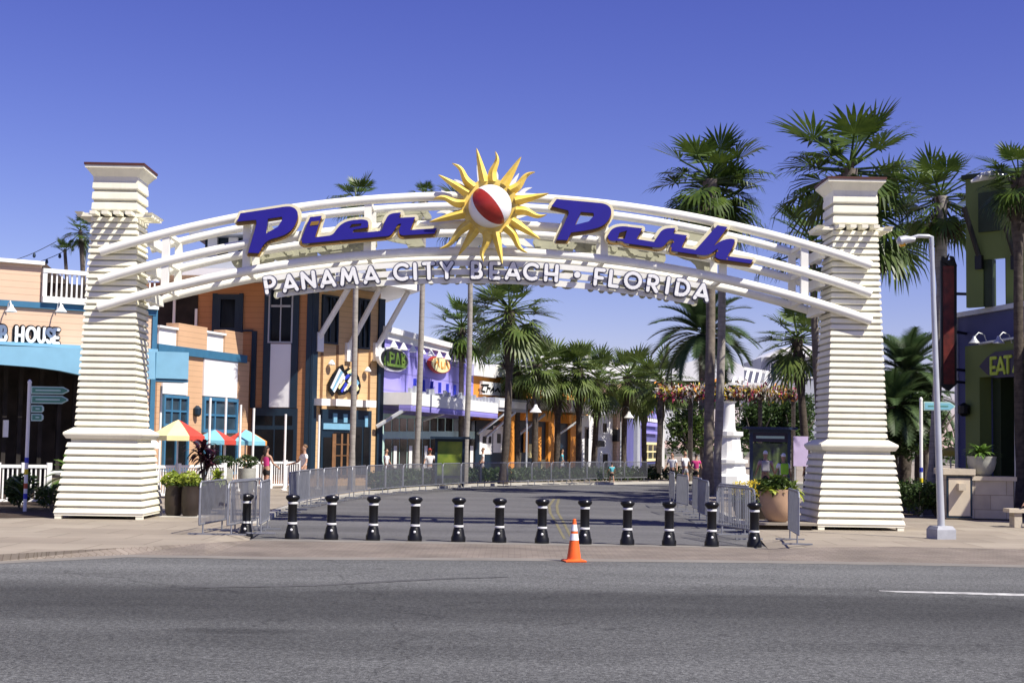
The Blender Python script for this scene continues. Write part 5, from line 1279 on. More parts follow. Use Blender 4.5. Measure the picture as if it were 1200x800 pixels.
mb = MB(); mb.path([e2 + Vector((.12, 0, -.02)), e2.lerp(e3, .3), e2.lerp(e3, .75), e3], [.05, .10, .11, .05], 10); mb.build('lamp_head', K['polegrey'], sl_, smooth=True)
mb = MB(); mb.path([e2.lerp(e3, .45) - Vector((0, 0, .07)), e3 - Vector((-.06, 0, .07))], [.075, .05], 8); mb.build('amber_lens', K['amber'], sl_, smooth=True)
cob = thing('cobra_street_light', 'white cobra head street light poking out of the palm at the top right', 'street light', AT(1192, 520, 45)); Yc = 45
q0 = AT(1192, 520, Yc); q0.z = .1; q1 = AT(1190, 214, Yc); mb = MB(); mb.path([q0, q1, AT(1180, 205, Yc), AT(1168, 205.5, Yc)], [.1, .06, .05, .04], 8); mb.build('pole', K['polegrey'], cob, smooth=True)
mb = MB(); mb.path([AT(1170, 205, Yc), AT(1163, 205, Yc), AT(1152, 207, Yc), AT(1138, 213, Yc)], [.05, .14, .13, .04], 10); mb.build('lamp_head', K['white'], cob, smooth=True)
def signpost(label, px, Y, ytop, boards, zb=.12):
    B = AT(px, 520, Y); B.z = zb; T = AT(px, ytop, Y)
    t = thing('signpost', label, 'signpost', B, 0, 'arrow signposts'); mb = MB(); mb.tube(B, (B.x, B.y, T.z), .05, n=10); mb.lathe([(.055, T.z), (.06, T.z + .04), (.02, T.z + .1)], (B.x, B.y, 0), 10); mb.build('post', K['white'], t, smooth=True)
    H = T.z - zb
    for f, m_ in ((.40, 'blueband'), (.31, 'yellowtape'), (.20, 'redband'), (.12, 'blueband')):
        mb = MB(); z = zb + H * f; mb.lathe([(.0505, z - .07), (.0535, z - .066), (.0535, z + .066), (.0505, z + .07)], (B.x, B.y, 0), 10); mb.build('colour_band', K[m_], t)
    fs = Fr((B.x - 1, B.y), (B.x + 1, B.y))
    for x0, y0, x1, y1, pt in boards:
        u0, u1 = fs.uv(x0, y0)[0], fs.uv(x1, y0)[0]; va, vb = fs.uv(x0, y1)[1], fs.uv(x0, y0)[1]; vm = (va + vb) / 2; k = min(.16, (u1 - u0) * .35) if pt else .05
        def shp(g): return [(u0 + g, va + g), (u1 - k - g * .3, va + g), (u1 - g * 1.4, vm - (.02 if pt else (vb - va) / 4)), (u1 - g * 1.4, vm + (.02 if pt else (vb - va) / 4)), (u1 - k - g * .3, vb - g), (u0 + g, vb - g)]
        mb = MB(); mb.prism(fs, shp(0), -.02, .02); o = mb.build('arrow_board', K['mintsign'], t)
        mb = MB(); mb.prism(fs, shp(.03), .022, .03); mb.build('green_face', K['greensign'] if px < 600 else K['tealcan'], o)
        mb = MB(); mb.fbox(fs, u0 + .12, u1 - k - .05, vm - .018, vm + .018, .032, .036); mb.build('lettering', K['mintsign'] if px < 600 else K['greensign'], o)
    return t
signpost('white signpost with four green arrow boards left of the left pillar', 32, 38.5, 449, [(37, 452.5, 81, 461.5, 1), (37, 463, 80, 472.5, 1), (37, 474.5, 51.5, 483, 0), (37, 484.5, 51, 493, 0)])
signpost('white signpost with a pale arrow board beside the grey light pole', 1079.5, 44, 469, [(1082.5, 470.5, 1119, 480.5, 1)])
# stone planter wall
fw_ = Fr((AT(1100, 600, 42.4).x, 42.4), (AT(1200, 600, 42.2).x, 42.2))
sp_ = thing('stone_planter_wall', 'sandstone block wall with a square pier right of the light pole', 'wall', fw_.P(2, .12))
mb = MB(); mb.fpx(fw_, 1139, 563, 1188, 607.5, -.7, 0); mb.fpx(fw_, 1108, 556, 1139.2, 607.5, -1.1, .03); mb.build('block_wall', K['stone'], sp_)
mb = MB(); mb.fpx(fw_, 1137, 558, 1191, 563, -.78, .07); mb.fpx(fw_, 1104, 549, 1142, 556, -1.2, .14); mb.build('cap_stone', K['stonecap'], sp_)
cab = fpart('cabinet_door', 'cabinet', sp_, fw_, [(1111, 560, 1136.5, 604)], .034, .08)
fpart('door_gasket', 'dkteal', cab, fw_, [(1108.6, 557.5, 1138.6, 559.8), (1108.6, 604.2, 1138.6, 606.6), (1108.6, 559.8, 1110.8, 604.2), (1136.7, 559.8, 1138.9, 604.2)], .032, .075)
fpart('meter_box', 'stonecap', sp_, fw_, [(1120.5, 566, 1129, 574)], .085, .35)
def pot(name, label, cat, c, prof, m, group=None, n=20, soil=None):
    t = thing(name, label, cat, c, 0, group); mb = MB(); mb.lathe(prof, c, n); mb.build('pot', K[m], t, smooth=True)
    r, z = soil or (prof[-1][0], prof[-1][1] - .05)
    mb = MB(); mb.lathe([(r * .9, z - .02), (r * .9, z), (.02, z + .03)], c, n); mb.build('soil', K['soil'], t); return t
def bowlprof(r, h, lip=.03): return [(r * .45, 0), (r * .62, h * .08), (r * .86, h * .35), (r * .98, h * .68), (r * .97, h * .86), (r * 1.0, h * .93), (r * 1.0, h), (r - lip, h), (r - lip * 1.6, h * .9)]
wc = fw_.P((fw_.uv(1137, 560)[0] + fw_.uv(1171, 560)[0]) / 2, fw_.uv(1155, 558)[1] + .002, -.36)
pot('bowl_planter', 'grey stone bowl planter standing on the sandstone wall', 'planter', wc, bowlprof(.42, .58), 'greypot')
def fronds(parent, c, n, L_, m, el0=60, el1=10, wd=.03, name='foliage', seed=None):
    if seed: random.seed(seed)
    mb = MB(); c = Vector(c)
    for i in range(n):
        az = i * 2.39996 + random.random() * .4; e = math.radians(random.uniform(el1, el0)); h = Vector((math.cos(az), math.sin(az), 0)); s_ = Vector((-h.y, h.x, 0)); p = c.copy(); l = L_ * random.uniform(.7, 1.1); pr = None
        for k in range(7):
            f = k / 6; wv = wd * math.sin(PI * (.12 + .86 * f)) + .002
            cur = (p - s_ * wv, p + s_ * wv)
            if pr: mb.add([pr[0], pr[1], cur[1], cur[0]], [(0, 1, 2, 3)])
            pr = cur; p = p + (h * math.cos(e) + Vector((0, 0, 1)) * math.sin(e)) * l / 6; e -= .22
    me = raw_mesh(mb, name, K[m]); o = bpy.data.objects.new(name, me); COL.objects.link(o); o.parent = parent; o.matrix_parent_inverse = world_inv(parent); return o
fn = thing('fern_plant', 'bright green fern growing in the grey bowl on the sandstone wall', 'plant', wc + Vector((0, 0, .5)))
fronds(fn, wc + Vector((0, 0, .60)), 80, .62, 'fern', 75, 15, .05, seed=3)
tb = AT(911, 612, 35.9); tb.z = .295
pot('terracotta_bowl', 'large buff terracotta bowl planter left of the right pillar', 'planter', tb, bowlprof(.45, .80, .05), 'terra', n=28)
tp_ = thing('trailing_plant', 'lime and dark green plant growing in the terracotta bowl', 'plant', tb + Vector((0, 0, .74)))
cloud_obj('leaf_mound', [(tb + Vector((0, 0, .86)), (.50, .45, .24), 900, .07)], K['bush'], tp_); fronds(tp_, tb + Vector((0, 0, .80)), 60, .6, 'bush', 80, -10, .05, seed=4); fronds(tp_, tb + Vector((-.25, -.32, .80)), 22, .3, 'lime', 60, -10, .07, 'lime_leaves'); fronds(tp_, tb + Vector((.36, 0, .74)), 26, .55, 'lime', 70, -10, .03, 'grassy_leaves')
yb = AT(884, 577, 41); yb.z = .125
pot('flower_trough', 'low dark trough behind the right barriers full of yellow flowers', 'planter', yb, [(.5, 0), (.62, .35), (.62, .42), (.56, .42)], 'darkpot')
yp = thing('yellow_flower_bed', 'mound of yellow flowers behind the right hand steel barriers', 'flowers', yb + Vector((0, 0, .36)))
cloud_obj('leaves', [(yb + Vector((0, 0, .6)), (.7, .5, .34), 900, .07)], K['bush'], yp); cloud_obj('blossoms', [(yb + Vector((-.05, -.1, .80)), (.66, .45, .28), 900, .045)], K['yflower'], yp)
pk_ = thing('planter_kerb', 'pale concrete ledge under the terracotta bowl beside the right pillar', 'ledge', AT(920, 616, 37)); mb = MB()
kk = AT(915, 614, 36.2); mb.box((kk.x, 36.25, .262), (1.5, 1.5, .06)); mb.build('slab', K['sidewalk'], pk_); mb = MB(); mb.box((kk.x, 36.3, .176), (1.3, 1.3, .11)); mb.build('shadow_plinth', K['soil'], pk_)  # base coloured dark to paint the shadow under the slab
for x, y, s_, lab in ((1056, 44.2, .62, 'dark green hedge shrub against the foot of the right pillar'), (1076, 43.6, .66, 'dark green hedge shrub around the right signpost'), (1096, 44.0, .60, 'dark green hedge shrub behind the grey light pole')):
    B = AT(x, 596, y); B.z = .125; bush(lab, B, (s_, s_ * .8, .62), 1500, .06, 'hedge', 'hedge_shrub', 'shrub', 'hedge shrubs beside the right pillar')
um_far = AT(1114, 530, 52); um_far.z = .12
# bench and seated visitor at right edge
bn = thing('stone_bench', 'pale stone bench cut off by the right edge of the photo', 'bench', (0, 0, 0)); bc = AT(1217, 620, 38.5); bc.z = .12
mb = MB(); mb.box((bc.x, bc.y, .56), (1.7, .5, .10)); mb.build('seat', K['stonecap'], bn)
for s_ in (-1, 1):
    mb = MB(); mb.box((bc.x + s_ * .6, bc.y, .315), (.2, .4, .385)); mb.build('leg', K['stone'], bn)

# ------------------------------------------------------------------ left furniture and plants
def railing(label, A, B, z0, z1, name='white_railing', step=.13, posts=4):
    f = Fr(A, B); t = thing(name, label, 'railing', f.P(f.L / 2, z0)); mb = MB(); mb.fbox(f, 0, f.L, z1 - .09, z1, -.05, .05); mb.fbox(f, 0, f.L, z0 + .10, z0 + .17, -.03, .03); mb.build('rail', K['white'], t)
    mb = MB(); u = step
    while u < f.L - .05: mb.fbox(f, u, u + .04, z0 + .17, z1 - .09, -.02, .02); u += step
    mb.build('balusters', K['white'], t)
    for k in range(posts + 1):
        mb = MB(); u = f.L * k / posts; mb.fbox(f, u - .07, u + .07, z0, z1 + .06, -.07, .07); mb.build('post', K['white'], t)
    return t
railing('white picket railing left of the left pillar by the signpost', (AT(-60, 560, 41.5).x, 41.2), (AT(56, 560, 42.5).x, 42.6), .12, 1.28)
railing('white patio railing under the coloured umbrellas', (AT(150, 560, 46.5).x, 46.5), (AT(262, 560, 51).x, 51), .12, 1.22, posts=4)
railing('white patio railing behind the pink shirted woman', (AT(262, 560, 58).x, 58.2), (AT(350, 560, 61.5).x, 61.6), .12, 1.22, posts=5)
lw = thing('low_wall', 'low pale wall with cap just left of the left pillar', 'wall', AT(70, 580, 43)); fl = Fr((AT(57, 570, 43.4).x, 43.4), (AT(130, 570, 44).x, 44)); fpart('wall', 'sidewalk', lw, fl, [(58, 556, 120, 600)], -.4, 0); fpart('cap', 'white', lw, fl, [(57, 552, 121, 556)], -.45, .06)
def umbrella(label, x, Y, ytop, yedge, hw, cols, yb=.12):
    T = AT(x, ytop, Y); E = AT(x + hw, yedge, Y); R_ = hw * Y / FPX; zE = E.z
    t = thing('patio_umbrella', label, 'umbrella', (T.x, T.y, yb), 0, 'coloured patio umbrellas'); mb = MB(); mb.tube((T.x, T.y, yb), (T.x, T.y, T.z), .03); mb.build('pole', K['polegrey'], t)
    mb = MB(); n = 8; ph0 = random.random() * .5 + .2
    for i in range(n):
        for k in range(5):
            f0, f1_ = k / 5, (k + 1) / 5
            def pt(a, f): 
                sag = .05 * math.sin(PI * f); return Vector((T.x + R_ * f * math.cos(a), T.y + R_ * f * math.sin(a), T.z + (zE - T.z) * f ** 1.15 - sag * .0))
            a0, a1 = ph0 + 2 * PI * i / n, ph0 + 2 * PI * (i + 1) / n
            mb.add([pt(a0, f0), pt(a0, f1_), pt(a1, f1_), pt(a1, f0)], [(0, 1, 2, 3)], i % len(cols))
        mb.add([pt(a0, 1), pt(a1, 1), pt(a1, 1) - Vector((0, 0, .16)), pt(a0, 1) - Vector((0, 0, .16))], [(0, 1, 2, 3)], i % len(cols))
    mb.build('canopy', [K[c] for c in cols], t)
    mb = MB()
    for i in range(n):
        a = ph0 + 2 * PI * i / n; mb.tube((T.x, T.y, T.z - .03), (T.x + R_ * .98 * math.cos(a), T.y + R_ * .98 * math.sin(a), zE - .02), .012, n=4)
    mb.build('ribs', K['polegrey'], t)
umbrella('patio umbrella in cream and red segments right of the left pillar', 209, 48.5, 491.5, 511, 33, ['yelcan', 'yelcan', 'red', 'red'])
umbrella('patio umbrella in teal and red segments, middle of three', 252, 54, 503, 516, 26, ['tealcan', 'tealcan', 'red', 'orcan'])
umbrella('patio umbrella in orange and teal segments near the pink shirted woman', 288, 57, 503, 517, 26, ['red', 'tealcan', 'tealcan', 'orcan'])
umbrella('plain white patio umbrella peeking out beside the left pillar', 172, 50, 508, 520, 16, ['whitecan'])
for i, (x, Y, yt, lab) in enumerate(((187, 52, 452, 'slim white patio pole close to the left pillar'), (245, 53, 466, 'slim white patio pole right of the cream and red umbrella'), (263.5, 54, 466, 'slim white patio pole between the cream and orange umbrellas'), (281, 56, 474, 'slim white patio pole left of the orange umbrella'), (296.5, 56, 478, 'slim white patio pole left of the pink shirted woman'), (334, 58, 485, 'slim white patio pole between the woman in pink and the man in white'), (373.5, 60, 486, 'slim white patio pole right of the man in white'))):
    B = AT(x, 520, Y); T = AT(x, yt, Y); t = thing('patio_pole', lab, 'pole', (B.x, B.y, .12), 0, 'slim white poles on the patio'); mb = MB(); mb.tube((B.x, B.y, .14), (B.x, B.y, T.z), .045, n=8); mb.build('shaft', K['white'], t, smooth=True)
    mb = MB(); mb.lathe([(.12, .12), (.12, .16), (.05, .2)], (B.x, B.y, 0), 10); mb.build('base', K['white'], t)
for x, Y, lab in ((203.5, 37.4, 'dark brown pot touching the left pillar, left of its twin'), (223, 37.2, 'dark brown pot beside the steel barrier, right of its twin')):
    c = AT(x, 600, Y); c.z = .125; pot('dark_pot', lab, 'planter', c, [(.16, 0), (.21, .08), (.235, .3), (.235, .55), (.22, .74), (.235, .78), (.21, .78), (.20, .7)], 'darkpot', 'pair of dark pots')
    pl_ = thing('lime_plant', 'lime green bushy plant in the dark pot ' + ('next to the left pillar' if x < 210 else 'next to the steel barrier'), 'plant', c + Vector((0, 0, .7)), 0, 'lime plants in the dark pots')
    cloud_obj('leaves', [(c + Vector((random.uniform(-.04, .04), 0, .95)), (.30, .26, .20), 420, .06)], K['lime'], pl_); stems(pl_, c + Vector((0, 0, .7)), 6, .15, .22, .008, 'bark'); cloud_obj('dark_leaves', [(c + Vector((0, .05, .86)), (.32, .28, .17), 350, .06)], K['bush'], pl_)
slab = thing('pot_ledge', 'pale concrete ledge under the pair of dark pots', 'ledge', AT(216, 606, 37)); sb_ = AT(216, 600, 37.2); mb = MB(); mb.box((sb_.x, sb_.y, .1225), (1.15, .7, .035)); mb.build('slab', K['kerb'], slab)
cc = AT(238, 590, 39.0); cc.z = .12
pot('tall_planter', 'tall dark planter behind the barriers holding the burgundy plant', 'planter', cc, [(.2, 0), (.27, .3), (.29, .85), (.25, .85)], 'darkpot')
cdy = thing('burgundy_cordyline', 'tall burgundy leaved cordyline behind the lime plants', 'plant', cc + Vector((0, 0, .8)))
mb = MB(); 
for k in range(4): mb.path([cc + Vector((0, 0, .8)), cc + Vector((.12 * math.cos(k * 1.6), .12 * math.sin(k * 1.6), 1.25 + .12 * k))], [.03, .02], 6)
mb.build('stems', K['bark'], cdy)
for k in range(4): fronds(cdy, cc + Vector((.12 * math.cos(k * 1.6), .12 * math.sin(k * 1.6), 1.22 + .17 * k)), 22, .62, 'cordy', 80, -5, .055, seed=30 + k)
lm = AT(255, 560, 42); lm.z = .12
pot('side_pot', 'dark pot with lime foliage behind the stacked barriers', 'planter', lm, [(.18, 0), (.25, .3), (.26, .75), (.23, .75)], 'darkpot')
lt = thing('lime_shrub', 'lime yellow shrub behind the stacked barriers', 'plant', lm + Vector((0, 0, .7))); stems(lt, lm + Vector((0, 0, .7)), 6, .2, .4, .012); fronds(lt, lm + Vector((0, 0, .85)), 60, .5, 'lime', 75, -10, .05, seed=9)
for x, Y, lab in ((262, 51.8, 'round grey stone pot with clipped box plant, left one on the patio'), (289.5, 53, 'round grey stone pot with clipped box plant, right one on the patio')):
    c = AT(x, 556, Y); c.z = .12; pot('stone_pot', lab, 'planter', c, bowlprof(.33, .95), 'greypot', 'stone pots on the patio')
    bx_ = thing('box_plant', 'dark clipped box plant in the ' + ('left' if x < 270 else 'right') + ' grey stone pot on the patio', 'plant', c + Vector((0, 0, .9)), 0, 'box plants on the patio'); stems(bx_, c + Vector((0, 0, .88)), 5, .2, .3, .012); cloud_obj('foliage', [(c + Vector((0, 0, 1.2)), (.42, .36, .24), 700, .05)], K['hedge'], bx_)
# plants by the left pillar
B = AT(60, 600, 39.2); B.z = .125; bush('low green bush at the foot of the left pillar', B, (.42, .4, .42), 1300, .05, 'bush')
B = AT(22, 600, 40.2); B.z = .125; bush('dark broad bush under the left signpost', B, (.42, .35, .55), 1300, .065, 'hedge')
B = AT(30, 590, 39.4); B.z = .125; bx2 = thing('strap_leaf_plant', 'dark strap leaved plant around the left signpost foot', 'plant', B); fronds(bx2, B + Vector((0, 0, .2)), 26, 1.0, 'palm', 80, 30, .06, seed=12)
B = AT(88, 600, 41.8); B.z = .125; fx = thing('arching_palm_plant', 'young feathery palm arching over the low wall left of the pillar', 'plant', B)
mb = MB(); mb.path([B, B + Vector((0, 0, .9))], [.07, .05], 8); mb.build('stem', K['bark'], fx)
c = bpy.data.objects.new('crown', crown_feather(17, K['fern'], 22, 5, 1.0)); COL.objects.link(c); c.parent = fx; c.location = (0, 0, .75); c.scale = (1.0, 1.0, .95)
# hedges along the far kerb
random.seed(77)
hl = [G(436, 575, .12), G(480, 570.5, .12), G(555, 566, .12), G(625, 564.6, .12), Vector((5.0, 81.2, .12)), Vector((8.6, 85.4, .12)), Vector((14, 88, .12))]
for i in range(len(hl) - 1):
    a, b = hl[i], hl[i + 1]; L_ = (b - a).length; mid_ = (a + b) / 2
    t = thing('clipped_hedge', 'low clipped green hedge behind the far barriers, %s from the left' % ORD[i], 'hedge', mid_, 0, 'clipped hedges along the far kerb')
    mb = MB(); n = int(L_ / .55); st_ = MB()
    for k in range(n):
        p = a.lerp(b, (k + .5) / n); leaf_cloud(mb, p + Vector((0, .35, .40)), (.42, .45, .40 + random.uniform(-.04, .04)), 320, .085); st_.tube(p + Vector((0, .35, 0)), p + Vector((0, .35, .4)), .03, n=5)
    me = raw_mesh(mb, 'foliage', K['hedge']); o = bpy.data.objects.new('foliage', me); COL.objects.link(o); o.parent = t; o.matrix_parent_inverse = world_inv(t); st_.build('stems', K['bark'], t)
# directory kiosk on the left
def kiosk(label, Y, x0, y0, x1, y1, frame, poster, header=None):
    f = Fr((AT(x0, y0, Y).x, Y), (AT(x1, y0, Y).x, Y + .05)); zt_ = f.uv((x0 + x1) / 2, y0)[1]; t = thing('directory_kiosk', label, 'kiosk', f.P(f.L / 2, .12)); L_ = f.L; hb_ = .5
    mb = MB(); mb.fbox(f, 0, .12, .12, zt_, -.12, 0); mb.fbox(f, L_ - .12, L_, .12, zt_, -.12, 0); mb.fbox(f, .12, L_ - .12, zt_ - .12, zt_, -.12, 0); mb.fbox(f, .12, L_ - .12, .5, .62, -.12, 0); mb.build('frame', K[frame], t)
    mb = MB(); mb.fbox(f, .12, L_ - .12, .62, zt_ - (.12 if not header else .55), -.09, -.04); mb.build('map_panel', K[poster], t)
    if header:
        mb = MB(); mb.fbox(f, .12, L_ - .12, zt_ - .50, zt_ - .125, -.10, -.03); h_ = mb.build('header_board', K[header], t)
        mb = MB(); mb.fbox(f, .25, L_ - .25, zt_ - .36, zt_ - .26, -.028, -.02); mb.build('header_strip', K['mintsign'], h_)
    mb = MB(); mb.fbox(f, -.22, L_ + .22, zt_, zt_ + .10, -.45, .3); mb.build('roof', K[frame], t); return t
kiosk('dark framed kiosk with a green map poster left of the street palms', 66.5, 510, 514, 545, 560, 'dkteal', 'poster')
kiosk('slate blue framed kiosk with a dark map left of the right pillar', 58, 879, 503, 927, 556, 'kioskblue', 'poster2', 'signpurple')
lb = thing('lilac_board', 'plain lilac notice board between the kiosk and the right pillar', 'sign board', AT(938, 550, 60)); fz = Fr((AT(928, 530, 60).x, 60), (AT(950, 530, 60).x, 60)); fpart('panel', 'lilac', lb, fz, [(930, 511, 947, 546)], -.05, 0)
mb = MB(); 
for x in (932, 945): u = fz.uv(x, 540)[0]; mb.fbox(fz, u - .03, u + .03, .12, fz.uv(938, 546)[1], -.04, -.01)
mb.build('legs', K['polegrey'], lb)
# street lamps
def street_lamp(label, px, Y, ytop, side):
    B = AT(px, 520, Y); B.z = .12; T = AT(px, ytop, Y); t = thing('street_lamp', label, 'street lamp', B, 0, 'bell shaded street lamps')
    mb = MB(); mb.lathe([(.16, .12), (.17, .3), (.09, .5), (.06, .7), (.045, T.z)], (B.x, B.y, 0), 10); mb.build('post', K['polegrey'] if side > 0 else K['black'], t, smooth=True)
    mb = MB(); s_ = side; mb.path([Vector((B.x, B.y, T.z - .7)), Vector((B.x, B.y, T.z)), Vector((B.x + .25 * s_, B.y, T.z + .32)), Vector((B.x + .6 * s_, B.y, T.z + .28)), Vector((B.x + .68 * s_, B.y, T.z + .02))], .05, 8); mb.build('gooseneck', K['black'], t, smooth=True)
    mb = MB(); mb.lathe([(.07, 0), (.12, -.15), (.34, -.42), (.32, -.45), (.05, -.3)], (B.x + .68 * s_, B.y, T.z + .02), 14); mb.build('bell_shade', K['white'], t, smooth=True)
street_lamp('street lamp with silver post and black gooseneck before the orange shops', 617, 80, 474, .7)
street_lamp('black street lamp with a white bell shade before the blue shop', 727, 96, 482, .8)

# pergola with flowers
fpg = Fr((AT(766, 460, 76).x, 76), (AT(934, 460, 74).x, 74))
pg = thing('flowering_pergola', 'long dark pergola topped with multicoloured blossoms right of the street', 'pergola', fpg.P(fpg.L / 2, .12))
fpart('beam', 'barkdark', pg, fpg, [(768, 463, 932, 468), (768, 458, 932, 459.5)], -.5, -.1)
for x in (772, 808, 890, 929): mb = MB(); mb.fpx(fpg, x - 2, 468.2, x + 2, 554, -.45, -.15); mb.build('post', K['barkdark'], pg)
random.seed(31); mb = MB(); cols = ['whitefl', 'yflower', 'pinkfl', 'hedge', 'cordy', 'orcan']
for k in range(2600):
    x = random.uniform(768, 934); y = random.gauss(459.5, 4.6)
    u, v = fpg.uv(x, y); p = fpg.P(u, v, random.uniform(-.6, .25)); a = Vector((random.gauss(0, .6), random.gauss(0, 1), random.gauss(.3, 1))).normalized(); b_ = a.cross(Vector((random.gauss(0, 1), random.gauss(0, 1), random.gauss(0, 1)))).normalized(); s_ = random.uniform(.07, .19)
    mi = random.choices(range(6), [7, 3.5, 3, 3, 2, 1.5])[0]; o = len(mb.v); mb.v += [p - a * s_, p + b_ * s_ * .4, p + a * s_, p - b_ * s_ * .4]; mb.f.append([o, o + 1, o + 2, o + 3]); mb.m.append(mi)
me = raw_mesh(mb, 'blossoms', [K[c] for c in cols]); o = bpy.data.objects.new('blossoms', me); COL.objects.link(o); o.parent = pg; o.matrix_parent_inverse = world_inv(pg)
# fountain / white column
fc_ = AT(853, 540, 72); fc_.z = .12
ft = thing('white_monument', 'white stepped monument with a tall column right of the twin palms', 'monument', fc_)
mb = MB(); z5 = AT(853, 470, 72).z; mb.lathe([(.42, z5 - 1.5), (.36, z5 - 1.35), (.32, z5 - .4), (.33, z5 - .1), (.44, z5)], (fc_.x, fc_.y, 0), 18); mb.build('column', K['white'], ft, smooth=True)
mb = MB(); z6 = z5 - 1.5; mb.lathe([(1.25, .12), (1.25, .7), (1.1, .75), (.9, .8), (.85, 1.3), (1.0, 1.35), (1.0, 1.5), (.7, 1.55), (.6, z6 - .3), (.75, z6 - .2), (.75, z6)], (fc_.x, fc_.y, 0), 14); mb.build('stepped_base', K['white'], ft)
B = AT(905, 540, 82); B.z = .12; tree('broad dark clipped tree behind the kiosk under the blossom pergola', B, 5.0, 2.5, 5200, .13, 'hedge')
B = AT(884, 540, 79); B.z = .12; tree('dark dense tree just right of the white monument', B, 4.5, 1.6, 3600, .12, 'hedge')
B = AT(930, 540, 79); B.z = .12; tree('dark dense tree between kiosk and the right pillar', B, 4.7, 1.6, 3600, .12, 'hedge')
B = AT(808, 540, 84); B.z = .12; tree('rounded mid green tree left of the twin palm trunks', B, 4.4, 1.9, 4200, .11, 'bush')
B = AT(1085, 540, 60); B.z = .12; tree('dense dark green tree right of the right pillar behind the hedge', B, 4.6, 1.7, 4200, .10, 'hedge')
B = AT(1045, 540, 60); B.z = .12; tree('dark green tree hidden low behind the right pillar', B, 4.0, 1.4, 3000, .10, 'hedge')
# far tree line closing the view
random.seed(90); mb = MB()
for k in range(110):
    x = -120 + k * 2.9; leaf_cloud(mb, (x, 200 + random.uniform(-6, 6), 2.2), (3.2, 3, 2.6 + random.random() * 1.4), 60, .7)
me = raw_mesh(mb, 'far_tree_line', K['hedge']); o = bpy.data.objects.new('far_tree_line', me); COL.objects.link(o); tag(o, 'dark far tree line beyond the shops', 'trees', kind='stuff')
# white market umbrellas behind the right barriers
wu = thing('yellow_umbrella', 'small yellow and white parasol far right behind the light pole', 'umbrella', um_far); T = AT(1114, 523, 52); mb = MB(); mb.lathe([(.62, T.z - .35), (.4, T.z - .14), (.04, T.z)], (T.x, T.y, 0), 8); mb.build('canopy', K['yflower'], wu); mb = MB(); mb.tube((T.x, T.y, .12), (T.x, T.y, T.z - .05), .03); mb.build('pole', K['polegrey'], wu)

# ------------------------------------------------------------------ people
def skin_mesh(name, verts, edges, radii, m, parent, root=0, sub=1):
    me = bpy.data.meshes.new(name); me.from_pydata([tuple(v) for v in verts], edges, []); me.materials.append(K[m])
    ob = bpy.data.objects.new(name, me); COL.objects.link(ob)
    md = ob.modifiers.new('skin', 'SKIN'); md.use_smooth_shade = True; md.branch_smoothing = .4
    sv = me.skin_vertices[0].data
    for i, r in enumerate(radii): sv[i].radius = r if isinstance(r, tuple) else (r, r); sv[i].use_root = (i == root)
    s_ = ob.modifiers.new('sub', 'SUBSURF'); s_.levels = sub; s_.render_levels = sub
    dg = bpy.context.evaluated_depsgraph_get(); m2 = bpy.data.meshes.new_from_object(ob.evaluated_get(dg)); ob.modifiers.clear(); ob.data = m2; m2.name = name
    if not m2.materials: m2.materials.append(K[m])
    for p in m2.polygons: p.use_smooth = True
    ob.parent = parent; return ob
